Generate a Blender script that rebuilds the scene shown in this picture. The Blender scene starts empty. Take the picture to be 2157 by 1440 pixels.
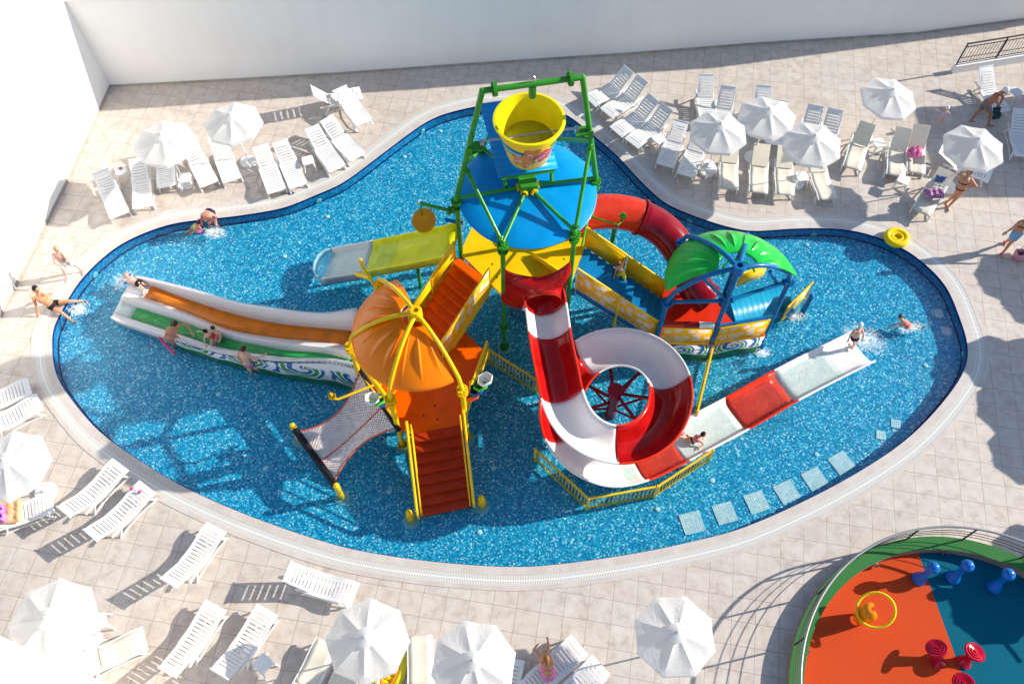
import bpy, bmesh, math, random
from math import radians as R, sin, cos, pi
from mathutils import Vector as V, Matrix, Quaternion
random.seed(7)
sc = bpy.context.scene
COL = sc.collection
# ---------------------------------------------------------------- camera
CAMH, FPX, PITCH = 22.8, 1850.0, R(60.2)
cd = bpy.data.cameras.new('camera'); cam = bpy.data.objects.new('camera', cd); COL.objects.link(cam)
cam.location = (0, 0, CAMH); cam.rotation_euler = (pi/2 - PITCH, 0, 0)
cd.sensor_fit = 'HORIZONTAL'; cd.sensor_width = 36; cd.lens = FPX/2157*36; cd.clip_end = 2000
sc.camera = cam
# ---------------------------------------------------------------- world and sun
SUN_EL, SUN_AZ = R(25.5), R(12.6)           # azimuth measured from +X towards +Y
w = bpy.data.worlds.new('World'); sc.world = w; w.use_nodes = True
nt = w.node_tree; bg = nt.nodes['Background']
sky = nt.nodes.new('ShaderNodeTexSky'); sky.sky_type = 'NISHITA'; sky.sun_disc = False
sky.sun_elevation = SUN_EL; sky.sun_rotation = pi/2 - SUN_AZ; sky.air_density = 1.0; sky.dust_density = 0.6; sky.ozone_density = 1.5
nt.links.new(sky.outputs[0], bg.inputs[0]); bg.inputs[1].default_value = 0.125
sd = bpy.data.lights.new('sun', 'SUN'); sd.energy = 5.0; sd.angle = R(0.6); sd.color = (1.0, 0.93, 0.82)
so = bpy.data.objects.new('sun', sd); COL.objects.link(so)
so.rotation_euler = V((cos(SUN_EL)*cos(SUN_AZ), cos(SUN_EL)*sin(SUN_AZ), sin(SUN_EL))).to_track_quat('Z', 'Y').to_euler()
so.location = (30, 10, 30)
sc.view_settings.view_transform = 'Standard'; sc.view_settings.look = 'None'
sc.view_settings.exposure = 0.56; sc.view_settings.gamma = 1.0
sc.cycles.max_bounces = 10; sc.cycles.transparent_max_bounces = 16

WZ, FZ = -0.05, -0.36                        # water level, pool floor
def Wp(x, y, z=0.0):
    "photo pixel -> point of the place at height z"
    u = x-1078.5; v = y-720.0
    dy = FPX*cos(PITCH) - v*sin(PITCH); dz = -FPX*sin(PITCH) - v*cos(PITCH)
    t = -(CAMH-z)/dz
    return V((u*t, dy*t, z))
def P3(*a): return [Wp(*q) for q in a]
# ---------------------------------------------------------------- object helpers
def tag(o, label=None, cat=None, group=None, kind=None):
    if label: o['label'] = label
    if cat: o['category'] = cat
    if group: o['group'] = group
    if kind: o['kind'] = kind
    return o
def empty(name, loc, label, cat, group=None):
    o = bpy.data.objects.new(name, None); COL.objects.link(o); o.location = loc
    o.empty_display_size = 0.2
    return tag(o, label, cat, group)
def children(o): return [c for c in bpy.data.objects if c.parent == o]
def copy_tree(o, parent=None, kids={}):
    c = o.copy(); COL.objects.link(c); c.parent = parent
    for ch in list(o.children): copy_tree(ch, c)
    return c
class MB:
    def __init__(s): s.v = []; s.f = []; s.m = []; s.mi = 0; s.uv = None
    def add(s, vs, fs):
        k = len(s.v); s.v += [V(p) for p in vs]; s.f += [tuple(i+k for i in f) for f in fs]; s.m += [s.mi]*len(fs); return s
    def box(s, c, d, M=None):
        c = V(c); x, y, z = [q/2 for q in d]
        vs = [V((sx*x, sy*y, sz*z)) for sz in (-1, 1) for sy in (-1, 1) for sx in (-1, 1)]
        if M: vs = [M @ p for p in vs]
        return s.add([p+c for p in vs], [(0,2,3,1),(4,5,7,6),(0,1,5,4),(2,6,7,3),(0,4,6,2),(1,3,7,5)])
    def bar(s, a, b, w, h, up=(0,0,1)):
        a = V(a); b = V(b); d = (b-a); L = d.length
        if L < 1e-6: return s
        d.normalize(); up = V(up)
        sd = d.cross(up)
        if sd.length < 1e-3: sd = d.cross(V((1,0,0)))
        sd.normalize(); uu = sd.cross(d)
        M = Matrix((d, sd, uu)).transposed()
        return s.box((a+b)/2, (L, w, h), M)
    def tube(s, pts, r, n=10, closed=False, caps=True):
        pts = [V(p) for p in pts]; N = len(pts)
        rr = r if isinstance(r, (list, tuple)) else [r]*N
        rings = []; prev = None
        for i, p in enumerate(pts):
            if closed: t = pts[(i+1) % N]-pts[i-1]
            else: t = pts[min(i+1, N-1)]-pts[max(i-1, 0)]
            t.normalize()
            if prev is None:
                a = t.cross(V((0,0,1)))
                if a.length < 0.05: a = t.cross(V((1,0,0)))
            else:
                a = prev - t*prev.dot(t)
            a.normalize(); prev = a; b = t.cross(a)
            rings.append([p + a*cos(2*pi*j/n)*rr[i] + b*sin(2*pi*j/n)*rr[i] for j in range(n)])
        vs = [q for g in rings for q in g]; fs = []
        for i in range(N if closed else N-1):
            for j in range(n):
                i2 = (i+1) % N
                fs.append((i*n+j, i*n+(j+1) % n, i2*n+(j+1) % n, i2*n+j))
        if caps and not closed:
            fs.append(tuple(range(n-1, -1, -1))); fs.append(tuple((N-1)*n+j for j in range(n)))
        return s.add(vs, fs)
    def lathe(s, prof, c=(0,0,0), n=24, M=None, a0=0, a1=2*pi):
        "prof: list of (r, z)"
        c = V(c); full = abs(a1-a0-2*pi) < 1e-6; m = n if full else n+1
        vs = []
        for r, z in prof:
            for j in range(m):
                a = a0+(a1-a0)*j/n; p = V((r*cos(a), r*sin(a), z))
                vs.append((M @ p if M else p)+c)
        fs = []
        for i in range(len(prof)-1):
            for j in range(n):
                j2 = (j+1) % m
                fs.append((i*m+j, i*m+j2, (i+1)*m+j2, (i+1)*m+j))
        return s.add(vs, fs)
    def disc(s, c, r, n=24, M=None):
        return s.add([(M @ V((r*cos(2*pi*j/n), r*sin(2*pi*j/n), 0)) if M else V((r*cos(2*pi*j/n), r*sin(2*pi*j/n), 0)))+V(c) for j in range(n)], [tuple(range(n))])
    def ball(s, c, r, n=12, m=8, M=None):
        if not isinstance(r, (tuple, list)): r = (r, r, r)
        vs = []; fs = []
        for i in range(m+1):
            ph = -pi/2+pi*i/m
            for j in range(n):
                a = 2*pi*j/n; p = V((r[0]*cos(ph)*cos(a), r[1]*cos(ph)*sin(a), r[2]*sin(ph)))
                vs.append((M @ p if M else p)+V(c))
        for i in range(m):
            for j in range(n): fs.append((i*n+j, i*n+(j+1) % n, (i+1)*n+(j+1) % n, (i+1)*n+j))
        return s.add(vs, fs)
    def loft(s, rows, closed=False, thick=0):
        n = len(rows[0]); vs = [p for r_ in rows for p in r_]; fs = []
        for i in range(len(rows)-1):
            for j in range(n if closed else n-1):
                j2 = (j+1) % n
                fs.append((i*n+j, i*n+j2, (i+1)*n+j2, (i+1)*n+j))
        return s.add(vs, fs)
    def quad(s, *p): return s.add(p, [tuple(range(len(p)))])
    def prism(s, poly, h, down=True):
        "poly: 3-D outline (list of V), extruded by vector h"
        h = V(h); n = len(poly); vs = [V(p) for p in poly]+[V(p)+h for p in poly]
        fs = [tuple(range(n-1, -1, -1)), tuple(range(n, 2*n))]+[(i, (i+1) % n, n+(i+1) % n, n+i) for i in range(n)]
        return s.add(vs, fs)
    def build(s, name, mats, parent=None, loc=None, solid=0, smooth=True, ang=35, offset=-1, bevel=0, subsurf=0, merge=False):
        me = bpy.data.meshes.new(name)
        o0 = V(parent.location) if (parent is not None and loc is None) else V(loc) if loc is not None else V((0,0,0))
        me.from_pydata([p-o0 for p in s.v], [], s.f)
        if not isinstance(mats, (list, tuple)): mats = [mats]
        for m in mats: me.materials.append(m)
        for p, i in zip(me.polygons, s.m): p.material_index = i
        bm = bmesh.new(); bm.from_mesh(me)
        if merge: bmesh.ops.remove_doubles(bm, verts=bm.verts, dist=1e-4)
        bmesh.ops.recalc_face_normals(bm, faces=bm.faces)
        bm.to_mesh(me); bm.free()
        o = bpy.data.objects.new(name, me); COL.objects.link(o)
        if parent is not None: o.parent = parent
        if loc is not None and parent is None: o.location = loc
        if smooth:
            me.shade_smooth(); me.set_sharp_from_angle(angle=R(ang))
        if subsurf:
            md = o.modifiers.new('sub', 'SUBSURF'); md.levels = subsurf; md.render_levels = subsurf
        if solid:
            md = o.modifiers.new('solid', 'SOLIDIFY'); md.thickness = solid; md.offset = offset
        if bevel:
            md = o.modifiers.new('bev', 'BEVEL'); md.width = bevel; md.segments = 2; md.limit_method = 'ANGLE'
        return o
def thing(mb, name, mats, label, cat, base=None, group=None, kind=None, **k):
    "a top-level thing that is one mesh"
    if base is None: base = sum((p for p in mb.v), V())/len(mb.v); base.z = min(p.z for p in mb.v)
    o = mb.build(name, mats, loc=V(base), **k)
    return tag(o, label, cat, group, kind)
def crom(pts, n, closed=False):
    "Catmull-Rom through pts, n samples per span"
    out = []; N = len(pts)
    rng = N if closed else N-1
    for i in range(rng):
        p1, p2 = pts[i % N], pts[(i+1) % N]
        p0 = pts[(i-1) % N] if closed or i > 0 else p1*2-p2
        p3 = pts[(i+2) % N] if closed or i+2 < N else p2*2-p1
        for k in range(n):
            t = k/n
            out.append(0.5*((2*p1)+(p2-p0)*t+(2*p0-5*p1+4*p2-p3)*t*t+(3*p1-p0-3*p2+p3)*t*t*t))
    if not closed: out.append(pts[-1].copy())
    return out
# ---------------------------------------------------------------- materials
MATS = {}
def nodes(name):
    m = bpy.data.materials.new(name); m.use_nodes = True; t = m.node_tree
    return m, t, t.nodes['Principled BSDF']
def N(t, typ, **kw):
    n = t.nodes.new(typ)
    for k, v in kw.items():
        if k.startswith('i_'):
            n.inputs[int(k[2:]) if k[2:].isdigit() else k[2:]].default_value = v
        else: setattr(n, k, v)
    return n
def math_(t, op, a, b=None, c=None, clamp=False):
    n = t.nodes.new('ShaderNodeMath'); n.operation = op; n.use_clamp = clamp
    for i, q in enumerate((a, b, c)):
        if q is None: continue
        if isinstance(q, (int, float)): n.inputs[i].default_value = q
        else: t.links.new(q, n.inputs[i])
    return n.outputs[0]
def mixc(t, f, a, b, mode='MIX'):
    n = t.nodes.new('ShaderNodeMix'); n.data_type = 'RGBA'; n.blend_type = mode
    for i, q in ((0, f), (6, a), (7, b)):
        if isinstance(q, (int, float)): n.inputs[i].default_value = q
        elif isinstance(q, tuple): n.inputs[i].default_value = (*q[:3], 1)
        else: t.links.new(q, n.inputs[i])
    return n.outputs[2]
def ramp(t, f, stops, interp='LINEAR'):
    n = t.nodes.new('ShaderNodeValToRGB'); n.color_ramp.interpolation = interp
    e = n.color_ramp.elements
    while len(e) < len(stops): e.new(0.5)
    for x, (p, c) in zip(e, stops): x.position = p; x.color = (*c, 1)
    t.links.new(f, n.inputs[0]); return n.outputs[0]
def coords(t, kind='Object'): return t.nodes.new('ShaderNodeTexCoord').outputs[kind]
def wpos(t): return t.nodes.new('ShaderNodeNewGeometry').outputs['Position']
def bump(t, b, h, dist=0.01, st=0.3):
    n = t.nodes.new('ShaderNodeBump'); n.inputs['Strength'].default_value = st; n.inputs['Distance'].default_value = dist
    t.links.new(h, n.inputs['Height']); t.links.new(n.outputs[0], b.inputs['Normal'])
def plastic(name, col, rough=0.3, var=0.12, scale=2.5, coat=0.0, metal=0.0, dirt=0.0, sss=0):
    if name in MATS: return MATS[name]
    m, t, b = nodes(name)
    nz = N(t, 'ShaderNodeTexNoise'); nz.inputs['Scale'].default_value = scale; nz.inputs['Detail'].default_value = 5
    t.links.new(wpos(t), nz.inputs['Vector'])
    lo = tuple(c*(1-var) for c in col); hi = tuple(min(1, c*(1+var*0.7)) for c in col)
    c = ramp(t, nz.outputs[0], [(0.3, lo), (0.7, hi)])
    if dirt:
        n2 = N(t, 'ShaderNodeTexNoise'); n2.inputs['Scale'].default_value = 9; n2.inputs['Detail'].default_value = 7
        t.links.new(wpos(t), n2.inputs['Vector'])
        c = mixc(t, math_(t, 'MULTIPLY', ramp(t, n2.outputs[0], [(0.55, (0,0,0)), (0.75, (1,1,1))]), dirt), c, (0.35, 0.31, 0.26))
    t.links.new(c, b.inputs['Base Color'])
    t.links.new(math_(t, 'MULTIPLY_ADD', nz.outputs[0], 0.18, rough-0.09), b.inputs['Roughness'])
    b.inputs['Specular IOR Level'].default_value = 0.5 if metal else 0.2; b.inputs['Metallic'].default_value = metal; b.inputs['Coat Weight'].default_value = coat*0.28; b.inputs['Coat Roughness'].default_value = 0.08
    n3 = N(t, 'ShaderNodeTexNoise'); n3.inputs['Scale'].default_value = 6; t.links.new(wpos(t), n3.inputs['Vector'])
    bump(t, b, n3.outputs[0], 0.006, 0.10)
    MATS[name] = m; return m
white_pl = plastic('white_plastic', (0.80, 0.80, 0.79), 0.35, 0.04, dirt=0.12)
white_gel = plastic('white_gelcoat', (0.78, 0.75, 0.73), 0.18, 0.04, coat=0.5, dirt=0.08)
red_gel = plastic('red_gelcoat', (0.42, 0.006, 0.006), 0.16, 0.25, coat=0.6)
redb_gel = plastic('scarlet_plastic', (0.66, 0.030, 0.008), 0.28, 0.12, coat=0.3)
crim_gel = plastic('crimson_gelcoat', (0.24, 0.004, 0.014), 0.18, 0.25, coat=0.6)
vermi = plastic('vermilion_gelcoat', (0.50, 0.028, 0.008), 0.22, 0.15, coat=0.5)
orange_pl = plastic('orange_plastic', (0.95, 0.22, 0.0), 0.30, 0.06, coat=0.3)
orange_dk = plastic('rust_orange_plastic', (0.80, 0.115, 0.0), 0.3, 0.14, coat=0.2)
brick_pl = plastic('brick_red_plastic', (0.42, 0.035, 0.006), 0.32, 0.16, coat=0.2)
yellow_pl = plastic('yellow_plastic', (0.92, 0.56, 0.003), 0.28, 0.10, coat=0.3)
yellow_mt = plastic('yellow_steel', (0.86, 0.55, 0.005), 0.32, 0.12, coat=0.3)
lemon_pl = plastic('lemon_plastic', (0.86, 0.70, 0.008), 0.26, 0.10, coat=0.3)
lime_pl = plastic('lime_gelcoat', (0.80, 0.78, 0.003), 0.2, 0.15, coat=0.5)
green_mt = plastic('green_steel', (0.040, 0.27, 0.025), 0.32, 0.25, coat=0.3)
green_dome = plastic('green_fibreglass', (0.012, 0.50, 0.055), 0.24, 0.18, coat=0.5)
green_lane = plastic('green_lane', (0.012, 0.36, 0.07), 0.22, 0.15, coat=0.4)
blue_mt = plastic('blue_steel', (0.004, 0.14, 0.36), 0.28, 0.2, coat=0.3)
blue_roof = plastic('blue_panel', (0.0, 0.27, 0.64), 0.34, 0.10, coat=0.15)
blue_step = plastic('blue_step', (0.004, 0.21, 0.46), 0.34, 0.12)
black_rb = plastic('black_rubber', (0.012, 0.012, 0.015), 0.5, 0.3)
steel = plastic('brushed_steel', (0.55, 0.53, 0.50), 0.28, 0.15, metal=1.0)
chrome = plastic('mirror_steel', (0.75, 0.76, 0.78), 0.12, 0.1, metal=1.0)
brown_mt = plastic('dark_bronze_paint', (0.045, 0.034, 0.028), 0.4, 0.3)
cream = plastic('cream_sling', (0.72, 0.66, 0.55), 0.75, 0.06, scale=6)
olive_w = plastic('murky_yellow_water', (0.42, 0.38, 0.01), 0.08, 0.2)
aqua = plastic('pale_aqua_concrete', (0.25, 0.52, 0.55), 0.5, 0.2)
# ================================================================ SETTING
# ---- pool outline (inner edge of the coping, z = 0)
POOLPX = [(110,727),(116,780),(140,827),(200,900),(262,948),(350,1005),(430,1046),(540,1092),(680,1140),(786,1165),(925,1184),(1080,1194),
 (1195,1186),(1334,1166),(1459,1140),(1570,1110),(1715,1045),(1835,978),(1922,915),(1993,839),(2032,778),(2038,727),(2020,666),(1989,598),
 (1928,540),(1867,507),(1806,488),(1745,481),(1668,482),(1592,487),(1546,481),(1490,465),(1425,440),(1388,418),(1340,372),(1300,328),
 (1243,280),(1200,246),(1160,229),(1110,221),(1060,219),(1001,225),(942,239),(901,256),(859,284),(790,336),(725,384),(668,410),
 (601,437),(534,450),(467,459),(390,467),(334,480),(267,508),(217,543),(167,594),(133,650),(114,690)]
pool = crom([Wp(x, y, 0) for x, y in POOLPX], 6, closed=True)
for _ in range(3):
    pool = [(pool[i-1]+pool[i]*2+pool[(i+1) % len(pool)])/4 for i in range(len(pool))]
NP = len(pool)
nrm = []
for i in range(NP):
    t = pool[(i+1) % NP]-pool[i-1]; t.normalize(); nrm.append(V((t.y, -t.x, 0)))
area = sum(pool[i].x*pool[(i+1) % NP].y-pool[(i+1) % NP].x*pool[i].y for i in range(NP))
if area < 0: nrm = [-q for q in nrm]       # outward normals
def off(d, z=0.0): return [V((p.x+q.x*d, p.y+q.y*d, z)) for p, q in zip(pool, nrm)]
# ---- splash pad circle
PC_ = V((11.02, 2.62, 0)); PRO, PRI, PADH = 4.40, 4.05, 0.32
# ---- deck
DX0, DX1, DY0, DY1 = -24, 26, -4, 34
def tile_mat():
    m, t, b = nodes('stone_tiles')
    th = R(-9.4); a = 0.602
    P = wpos(t)
    mp = t.nodes.new('ShaderNodeMapping'); mp.vector_type = 'TEXTURE'
    q = Wp(1235.7, 1305.7, 0)
    mp.inputs['Location'].default_value = (q.x, q.y, 0); mp.inputs['Rotation'].default_value = (0, 0, th)
    mp.inputs['Scale'].default_value = (a, a, 1); t.links.new(P, mp.inputs[0])
    sp = N(t, 'ShaderNodeSeparateXYZ'); t.links.new(mp.outputs[0], sp.inputs[0])
    def line(o):
        f = math_(t, 'FRACT', o); return math_(t, 'ABSOLUTE', math_(t, 'SUBTRACT', math_(t, 'ABSOLUTE', math_(t, 'SUBTRACT', f, 0.5)), 0.5))
    nz0 = N(t, 'ShaderNodeTexNoise'); nz0.inputs['Scale'].default_value = 14; t.links.new(P, nz0.inputs['Vector'])
    d = math_(t, 'MINIMUM', line(sp.outputs[0]), line(sp.outputs[1]))
    g = math_(t, 'SUBTRACT', 1.0, math_(t, 'SMOOTH_MIN', 1.0, math_(t, 'DIVIDE', d, 0.019), 0.2), clamp=True)
    fl = N(t, 'ShaderNodeVectorMath', operation='FLOOR'); t.links.new(mp.outputs[0], fl.inputs[0])
    wn = N(t, 'ShaderNodeTexWhiteNoise'); t.links.new(fl.outputs[0], wn.inputs['Vector'])
    n1 = N(t, 'ShaderNodeTexNoise', i_Scale=3.4, i_Detail=7, i_Roughness=0.62)
    off_ = N(t, 'ShaderNodeVectorMath', operation='MULTIPLY_ADD'); t.links.new(wn.outputs['Color'], off_.inputs[0]); off_.inputs[1].default_value = (9,9,9); t.links.new(P, off_.inputs[2])
    t.links.new(off_.outputs[0], n1.inputs['Vector'])
    n2 = N(t, 'ShaderNodeTexNoise', i_Scale=0.35, i_Detail=4); t.links.new(P, n2.inputs['Vector'])
    n3 = N(t, 'ShaderNodeTexNoise', i_Scale=1.6, i_Detail=8, i_Roughness=0.7, i_Distortion=0.6); t.links.new(P, n3.inputs['Vector'])
    c = ramp(t, n1.outputs[0], [(0.28, (0.40,0.34,0.295)), (0.47, (0.56,0.492,0.434)), (0.7, (0.63,0.585,0.535))])
    c = mixc(t, math_(t, 'MULTIPLY', wn.outputs['Value'], 0.16), c, (0.38,0.35,0.33))
    c = mixc(t, math_(t, 'MULTIPLY', ramp(t, n2.outputs[0], [(0.4, (0,0,0)), (0.65, (1,1,1))]), 0.28), c, (0.56,0.45,0.36))
    c = mixc(t, math_(t, 'MULTIPLY', ramp(t, n3.outputs[0], [(0.56, (0,0,0)), (0.72, (1,1,1))]), 0.30), c, (0.42,0.35,0.29))
    n4 = N(t, 'ShaderNodeTexNoise', i_Scale=0.9, i_Detail=5, i_Distortion=0.4); t.links.new(P, n4.inputs['Vector'])
    c = mixc(t, math_(t, 'MULTIPLY', ramp(t, n4.outputs[0], [(0.60, (0,0,0)), (0.66, (1,1,1))]), 0.16), c, (0.30,0.26,0.23))
    gn = math_(t, 'MULTIPLY', g, ramp(t, n2.outputs[0], [(0.3, (0.5,)*3), (0.7, (0.95,)*3)]))
    c = mixc(t, gn, c, (0.20,0.145,0.11))
    t.links.new(c, b.inputs['Base Color']); b.inputs['Roughness'].default_value = 0.62
    h = math_(t, 'MULTIPLY_ADD', g, -1.0, math_(t, 'MULTIPLY', n1.outputs[0], 0.4)); bump(t, b, h, 0.006, 0.5)
    return m
tiles = tile_mat()
def filled(name, outer, holes, z, mat, kind='structure', base=(0,0,0)):
    bm = bmesh.new(); edges = []
    for loop in [outer]+holes:
        vs = [bm.verts.new(V((p.x, p.y, z))-V(base)) for p in loop]
        for i in range(len(vs)): edges.append(bm.edges.new((vs[i], vs[(i+1) % len(vs)])))
    bmesh.ops.triangle_fill(bm, edges=edges, use_beauty=True, use_dissolve=False)
    for f in bm.faces:
        if f.normal.z < 0: f.normal_flip()
    me = bpy.data.meshes.new(name); bm.to_mesh(me); bm.free(); me.materials.append(mat)
    o = bpy.data.objects.new(name, me); COL.objects.link(o); o.location = base
    if kind: o['kind'] = kind
    return o
filled('deck', [V((DX0,DY0,0)), V((DX1,DY0,0)), V((DX1,DY1,0)), V((DX0,DY1,0))], [off(0.60)], 0.0, tiles)
# far ground under everything, to the horizon
gm, gt_, gb_ = nodes('dry_ground'); gn_ = N(gt_, 'ShaderNodeTexNoise', i_Scale=0.2, i_Detail=8)
gt_.links.new(wpos(gt_), gn_.inputs['Vector']); gt_.links.new(ramp(gt_, gn_.outputs[0], [(0.35,(0.16,0.13,0.09)),(0.65,(0.30,0.26,0.20))]), gb_.inputs['Base Color']); gb_.inputs['Roughness'].default_value = 0.95
g_ = MB().quad((-700,-700,-0.62),(700,-700,-0.62),(700,900,-0.62),(-700,900,-0.62)).build('ground', gm); g_['kind'] = 'structure'
# ---- coping
def strip_uv(name, d0, d1, z0, z1, mat, parent=None, rows=None):
    "ring strip round the pool with uv = (arc length, offset)"
    rows = rows or [(d0, z0), (d1, z1)]
    me = bpy.data.meshes.new(name); vs = []; fs = []; L = [0]
    for i in range(NP): L.append(L[-1]+(pool[(i+1) % NP]-pool[i]).length)
    for d, z in rows: vs += off(d, z)
    k = len(rows)
    uvs = []
    for r_ in range(k-1):
        for i in range(NP):
            j = (i+1) % NP
            fs.append((r_*NP+i, r_*NP+j, (r_+1)*NP+j, (r_+1)*NP+i))
            uvs += [(L[i], rows[r_][0]), (L[i+1], rows[r_][0]), (L[i+1], rows[r_+1][0]), (L[i], rows[r_+1][0])]
    me.from_pydata(vs, [], fs); ul = me.uv_layers.new(name='UVMap')
    for l, uv in zip(ul.data, uvs): l.uv = uv
    me.materials.append(mat)
    bm = bmesh.new(); bm.from_mesh(me); bmesh.ops.recalc_face_normals(bm, faces=bm.faces)
    if sum(f.normal.z for f in bm.faces) < -0.01: bmesh.ops.reverse_faces(bm, faces=bm.faces)
    bm.to_mesh(me); bm.free()
    o = bpy.data.objects.new(name, me); COL.objects.link(o)
    if parent: o.parent = parent
    return o
def cop_mat(slots):
    m, t, b = nodes('grate' if slots else 'coping_stone')
    uv = coords(t, 'UV'); sp = N(t, 'ShaderNodeSeparateXYZ'); t.links.new(uv, sp.inputs[0])
    nz = N(t, 'ShaderNodeTexNoise', i_Scale=2.2, i_Detail=6); t.links.new(wpos(t), nz.inputs['Vector'])
    c = ramp(t, nz.outputs[0], [(0.3, (0.50,0.445,0.40)), (0.7, (0.60,0.55,0.51))])
    if slots:
        f = math_(t, 'FRACT', math_(t, 'MULTIPLY', sp.outputs[0], 24.0))
        s = math_(t, 'LESS_THAN', f, 0.36)
        v = sp.outputs[1]
        mid = math_(t, 'LESS_THAN', math_(t, 'ABSOLUTE', math_(t, 'SUBTRACT', v, 0.36)), 0.012)
        c = mixc(t, math_(t, 'MULTIPLY', s, 0.75), (0.72,0.70,0.66), (0.20,0.19,0.16))
        c = mixc(t, mid, c, (0.8,0.8,0.79))
        b.inputs['Roughness'].default_value = 0.4
    else:
        f = math_(t, 'FRACT', math_(t, 'MULTIPLY', sp.outputs[0], 2.0))
        s = math_(t, 'LESS_THAN', math_(t, 'ABSOLUTE', math_(t, 'SUBTRACT', f, 0.5)), 0.012)
        c = mixc(t, math_(t, 'MULTIPLY', s, 0.5), c, (0.34,0.29,0.25))
        b.inputs['Roughness'].default_value = 0.55
    t.links.new(c, b.inputs['Base Color']); return m
cst, cgr = cop_mat(False), cop_mat(True)
for nm, d0, d1, mt in (('pool_coping', -0.0, 0.22, cst), ('gutter_grate', 0.22, 0.50, cgr), ('pool_kerb', 0.50, 0.62, cst)):
    rows = [(d0, 0.0), (d0, 0.012), (d1, 0.012), (d1, 0.0)] if nm != 'gutter_grate' else [(d0, 0.008), (d1, 0.008)]
    if nm == 'pool_coping': rows[0] = (0, -0.03)
    o = strip_uv(nm, d0, d1, 0, 0, mt, rows=rows); o['kind'] = 'structure'
# ---- pool shell
def mosaic(name, cell, pal, darkline=False):
    m, t, b = nodes(name); P = wpos(t)
    nz = N(t, 'ShaderNodeTexNoise', i_Scale=3.0, i_Detail=3); t.links.new(P, nz.inputs['Vector'])
    ad = N(t, 'ShaderNodeVectorMath', operation='MULTIPLY_ADD'); t.links.new(nz.outputs['Color'], ad.inputs[0]); ad.inputs[1].default_value = (0.10,0.10,0.0); t.links.new(P, ad.inputs[2])
    vo = N(t, 'ShaderNodeTexVoronoi', i_Scale=1/cell); vo.inputs['Randomness'].default_value = 0.85; t.links.new(ad.outputs[0], vo.inputs['Vector'])
    sp = N(t, 'ShaderNodeSeparateColor'); t.links.new(vo.outputs['Color'], sp.inputs[0])
    c = ramp(t, sp.outputs[0], pal, 'CONSTANT')
    big = N(t, 'ShaderNodeTexNoise', i_Scale=0.5, i_Detail=3); t.links.new(P, big.inputs['Vector'])
    c = mixc(t, math_(t, 'MULTIPLY', big.outputs[0], 0.22), c, (0.0,0.20,0.38))
    t.links.new(c, b.inputs['Base Color']); b.inputs['Roughness'].default_value = 0.35
    return m
PAL = [(0.0, (0.0,0.215,0.41)), (0.26, (0.0,0.315,0.53)), (0.52, (0.01,0.43,0.64)), (0.74, (0.08,0.60,0.76)), (0.88, (0.32,0.78,0.88)), (0.962, (0.78,0.96,0.97))]
mos = mosaic('blue_mosaic', 0.037, PAL)
mosw = mosaic('waterline_mosaic', 0.05, [(0.0, (0.0,0.15,0.34)), (0.4, (0.0,0.22,0.45)), (0.8, (0.05,0.36,0.58))])
navy = plastic('navy_tile', (0.003, 0.012, 0.13), 0.25, 0.2)
filled('pool_floor', off(0.02, FZ), [], FZ, mos)
o = strip_uv('pool_wall', 0, 0, 0, 0, mosw, rows=[(0.0, -0.05), (0.0, FZ)]); o['kind'] = 'structure'
o = strip_uv('waterline_tiles', 0, 0, 0, 0, navy, rows=[(0.001, 0.010), (-0.012, 0.008), (-0.014, -0.055), (0.001, -0.055)]); o['kind'] = 'structure'
o = strip_uv('floor_line_tiles', 0, 0, 0, 0, navy, rows=[(-0.005, FZ+0.004), (-0.055, FZ+0.004)]); o['kind'] = 'structure'
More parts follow.
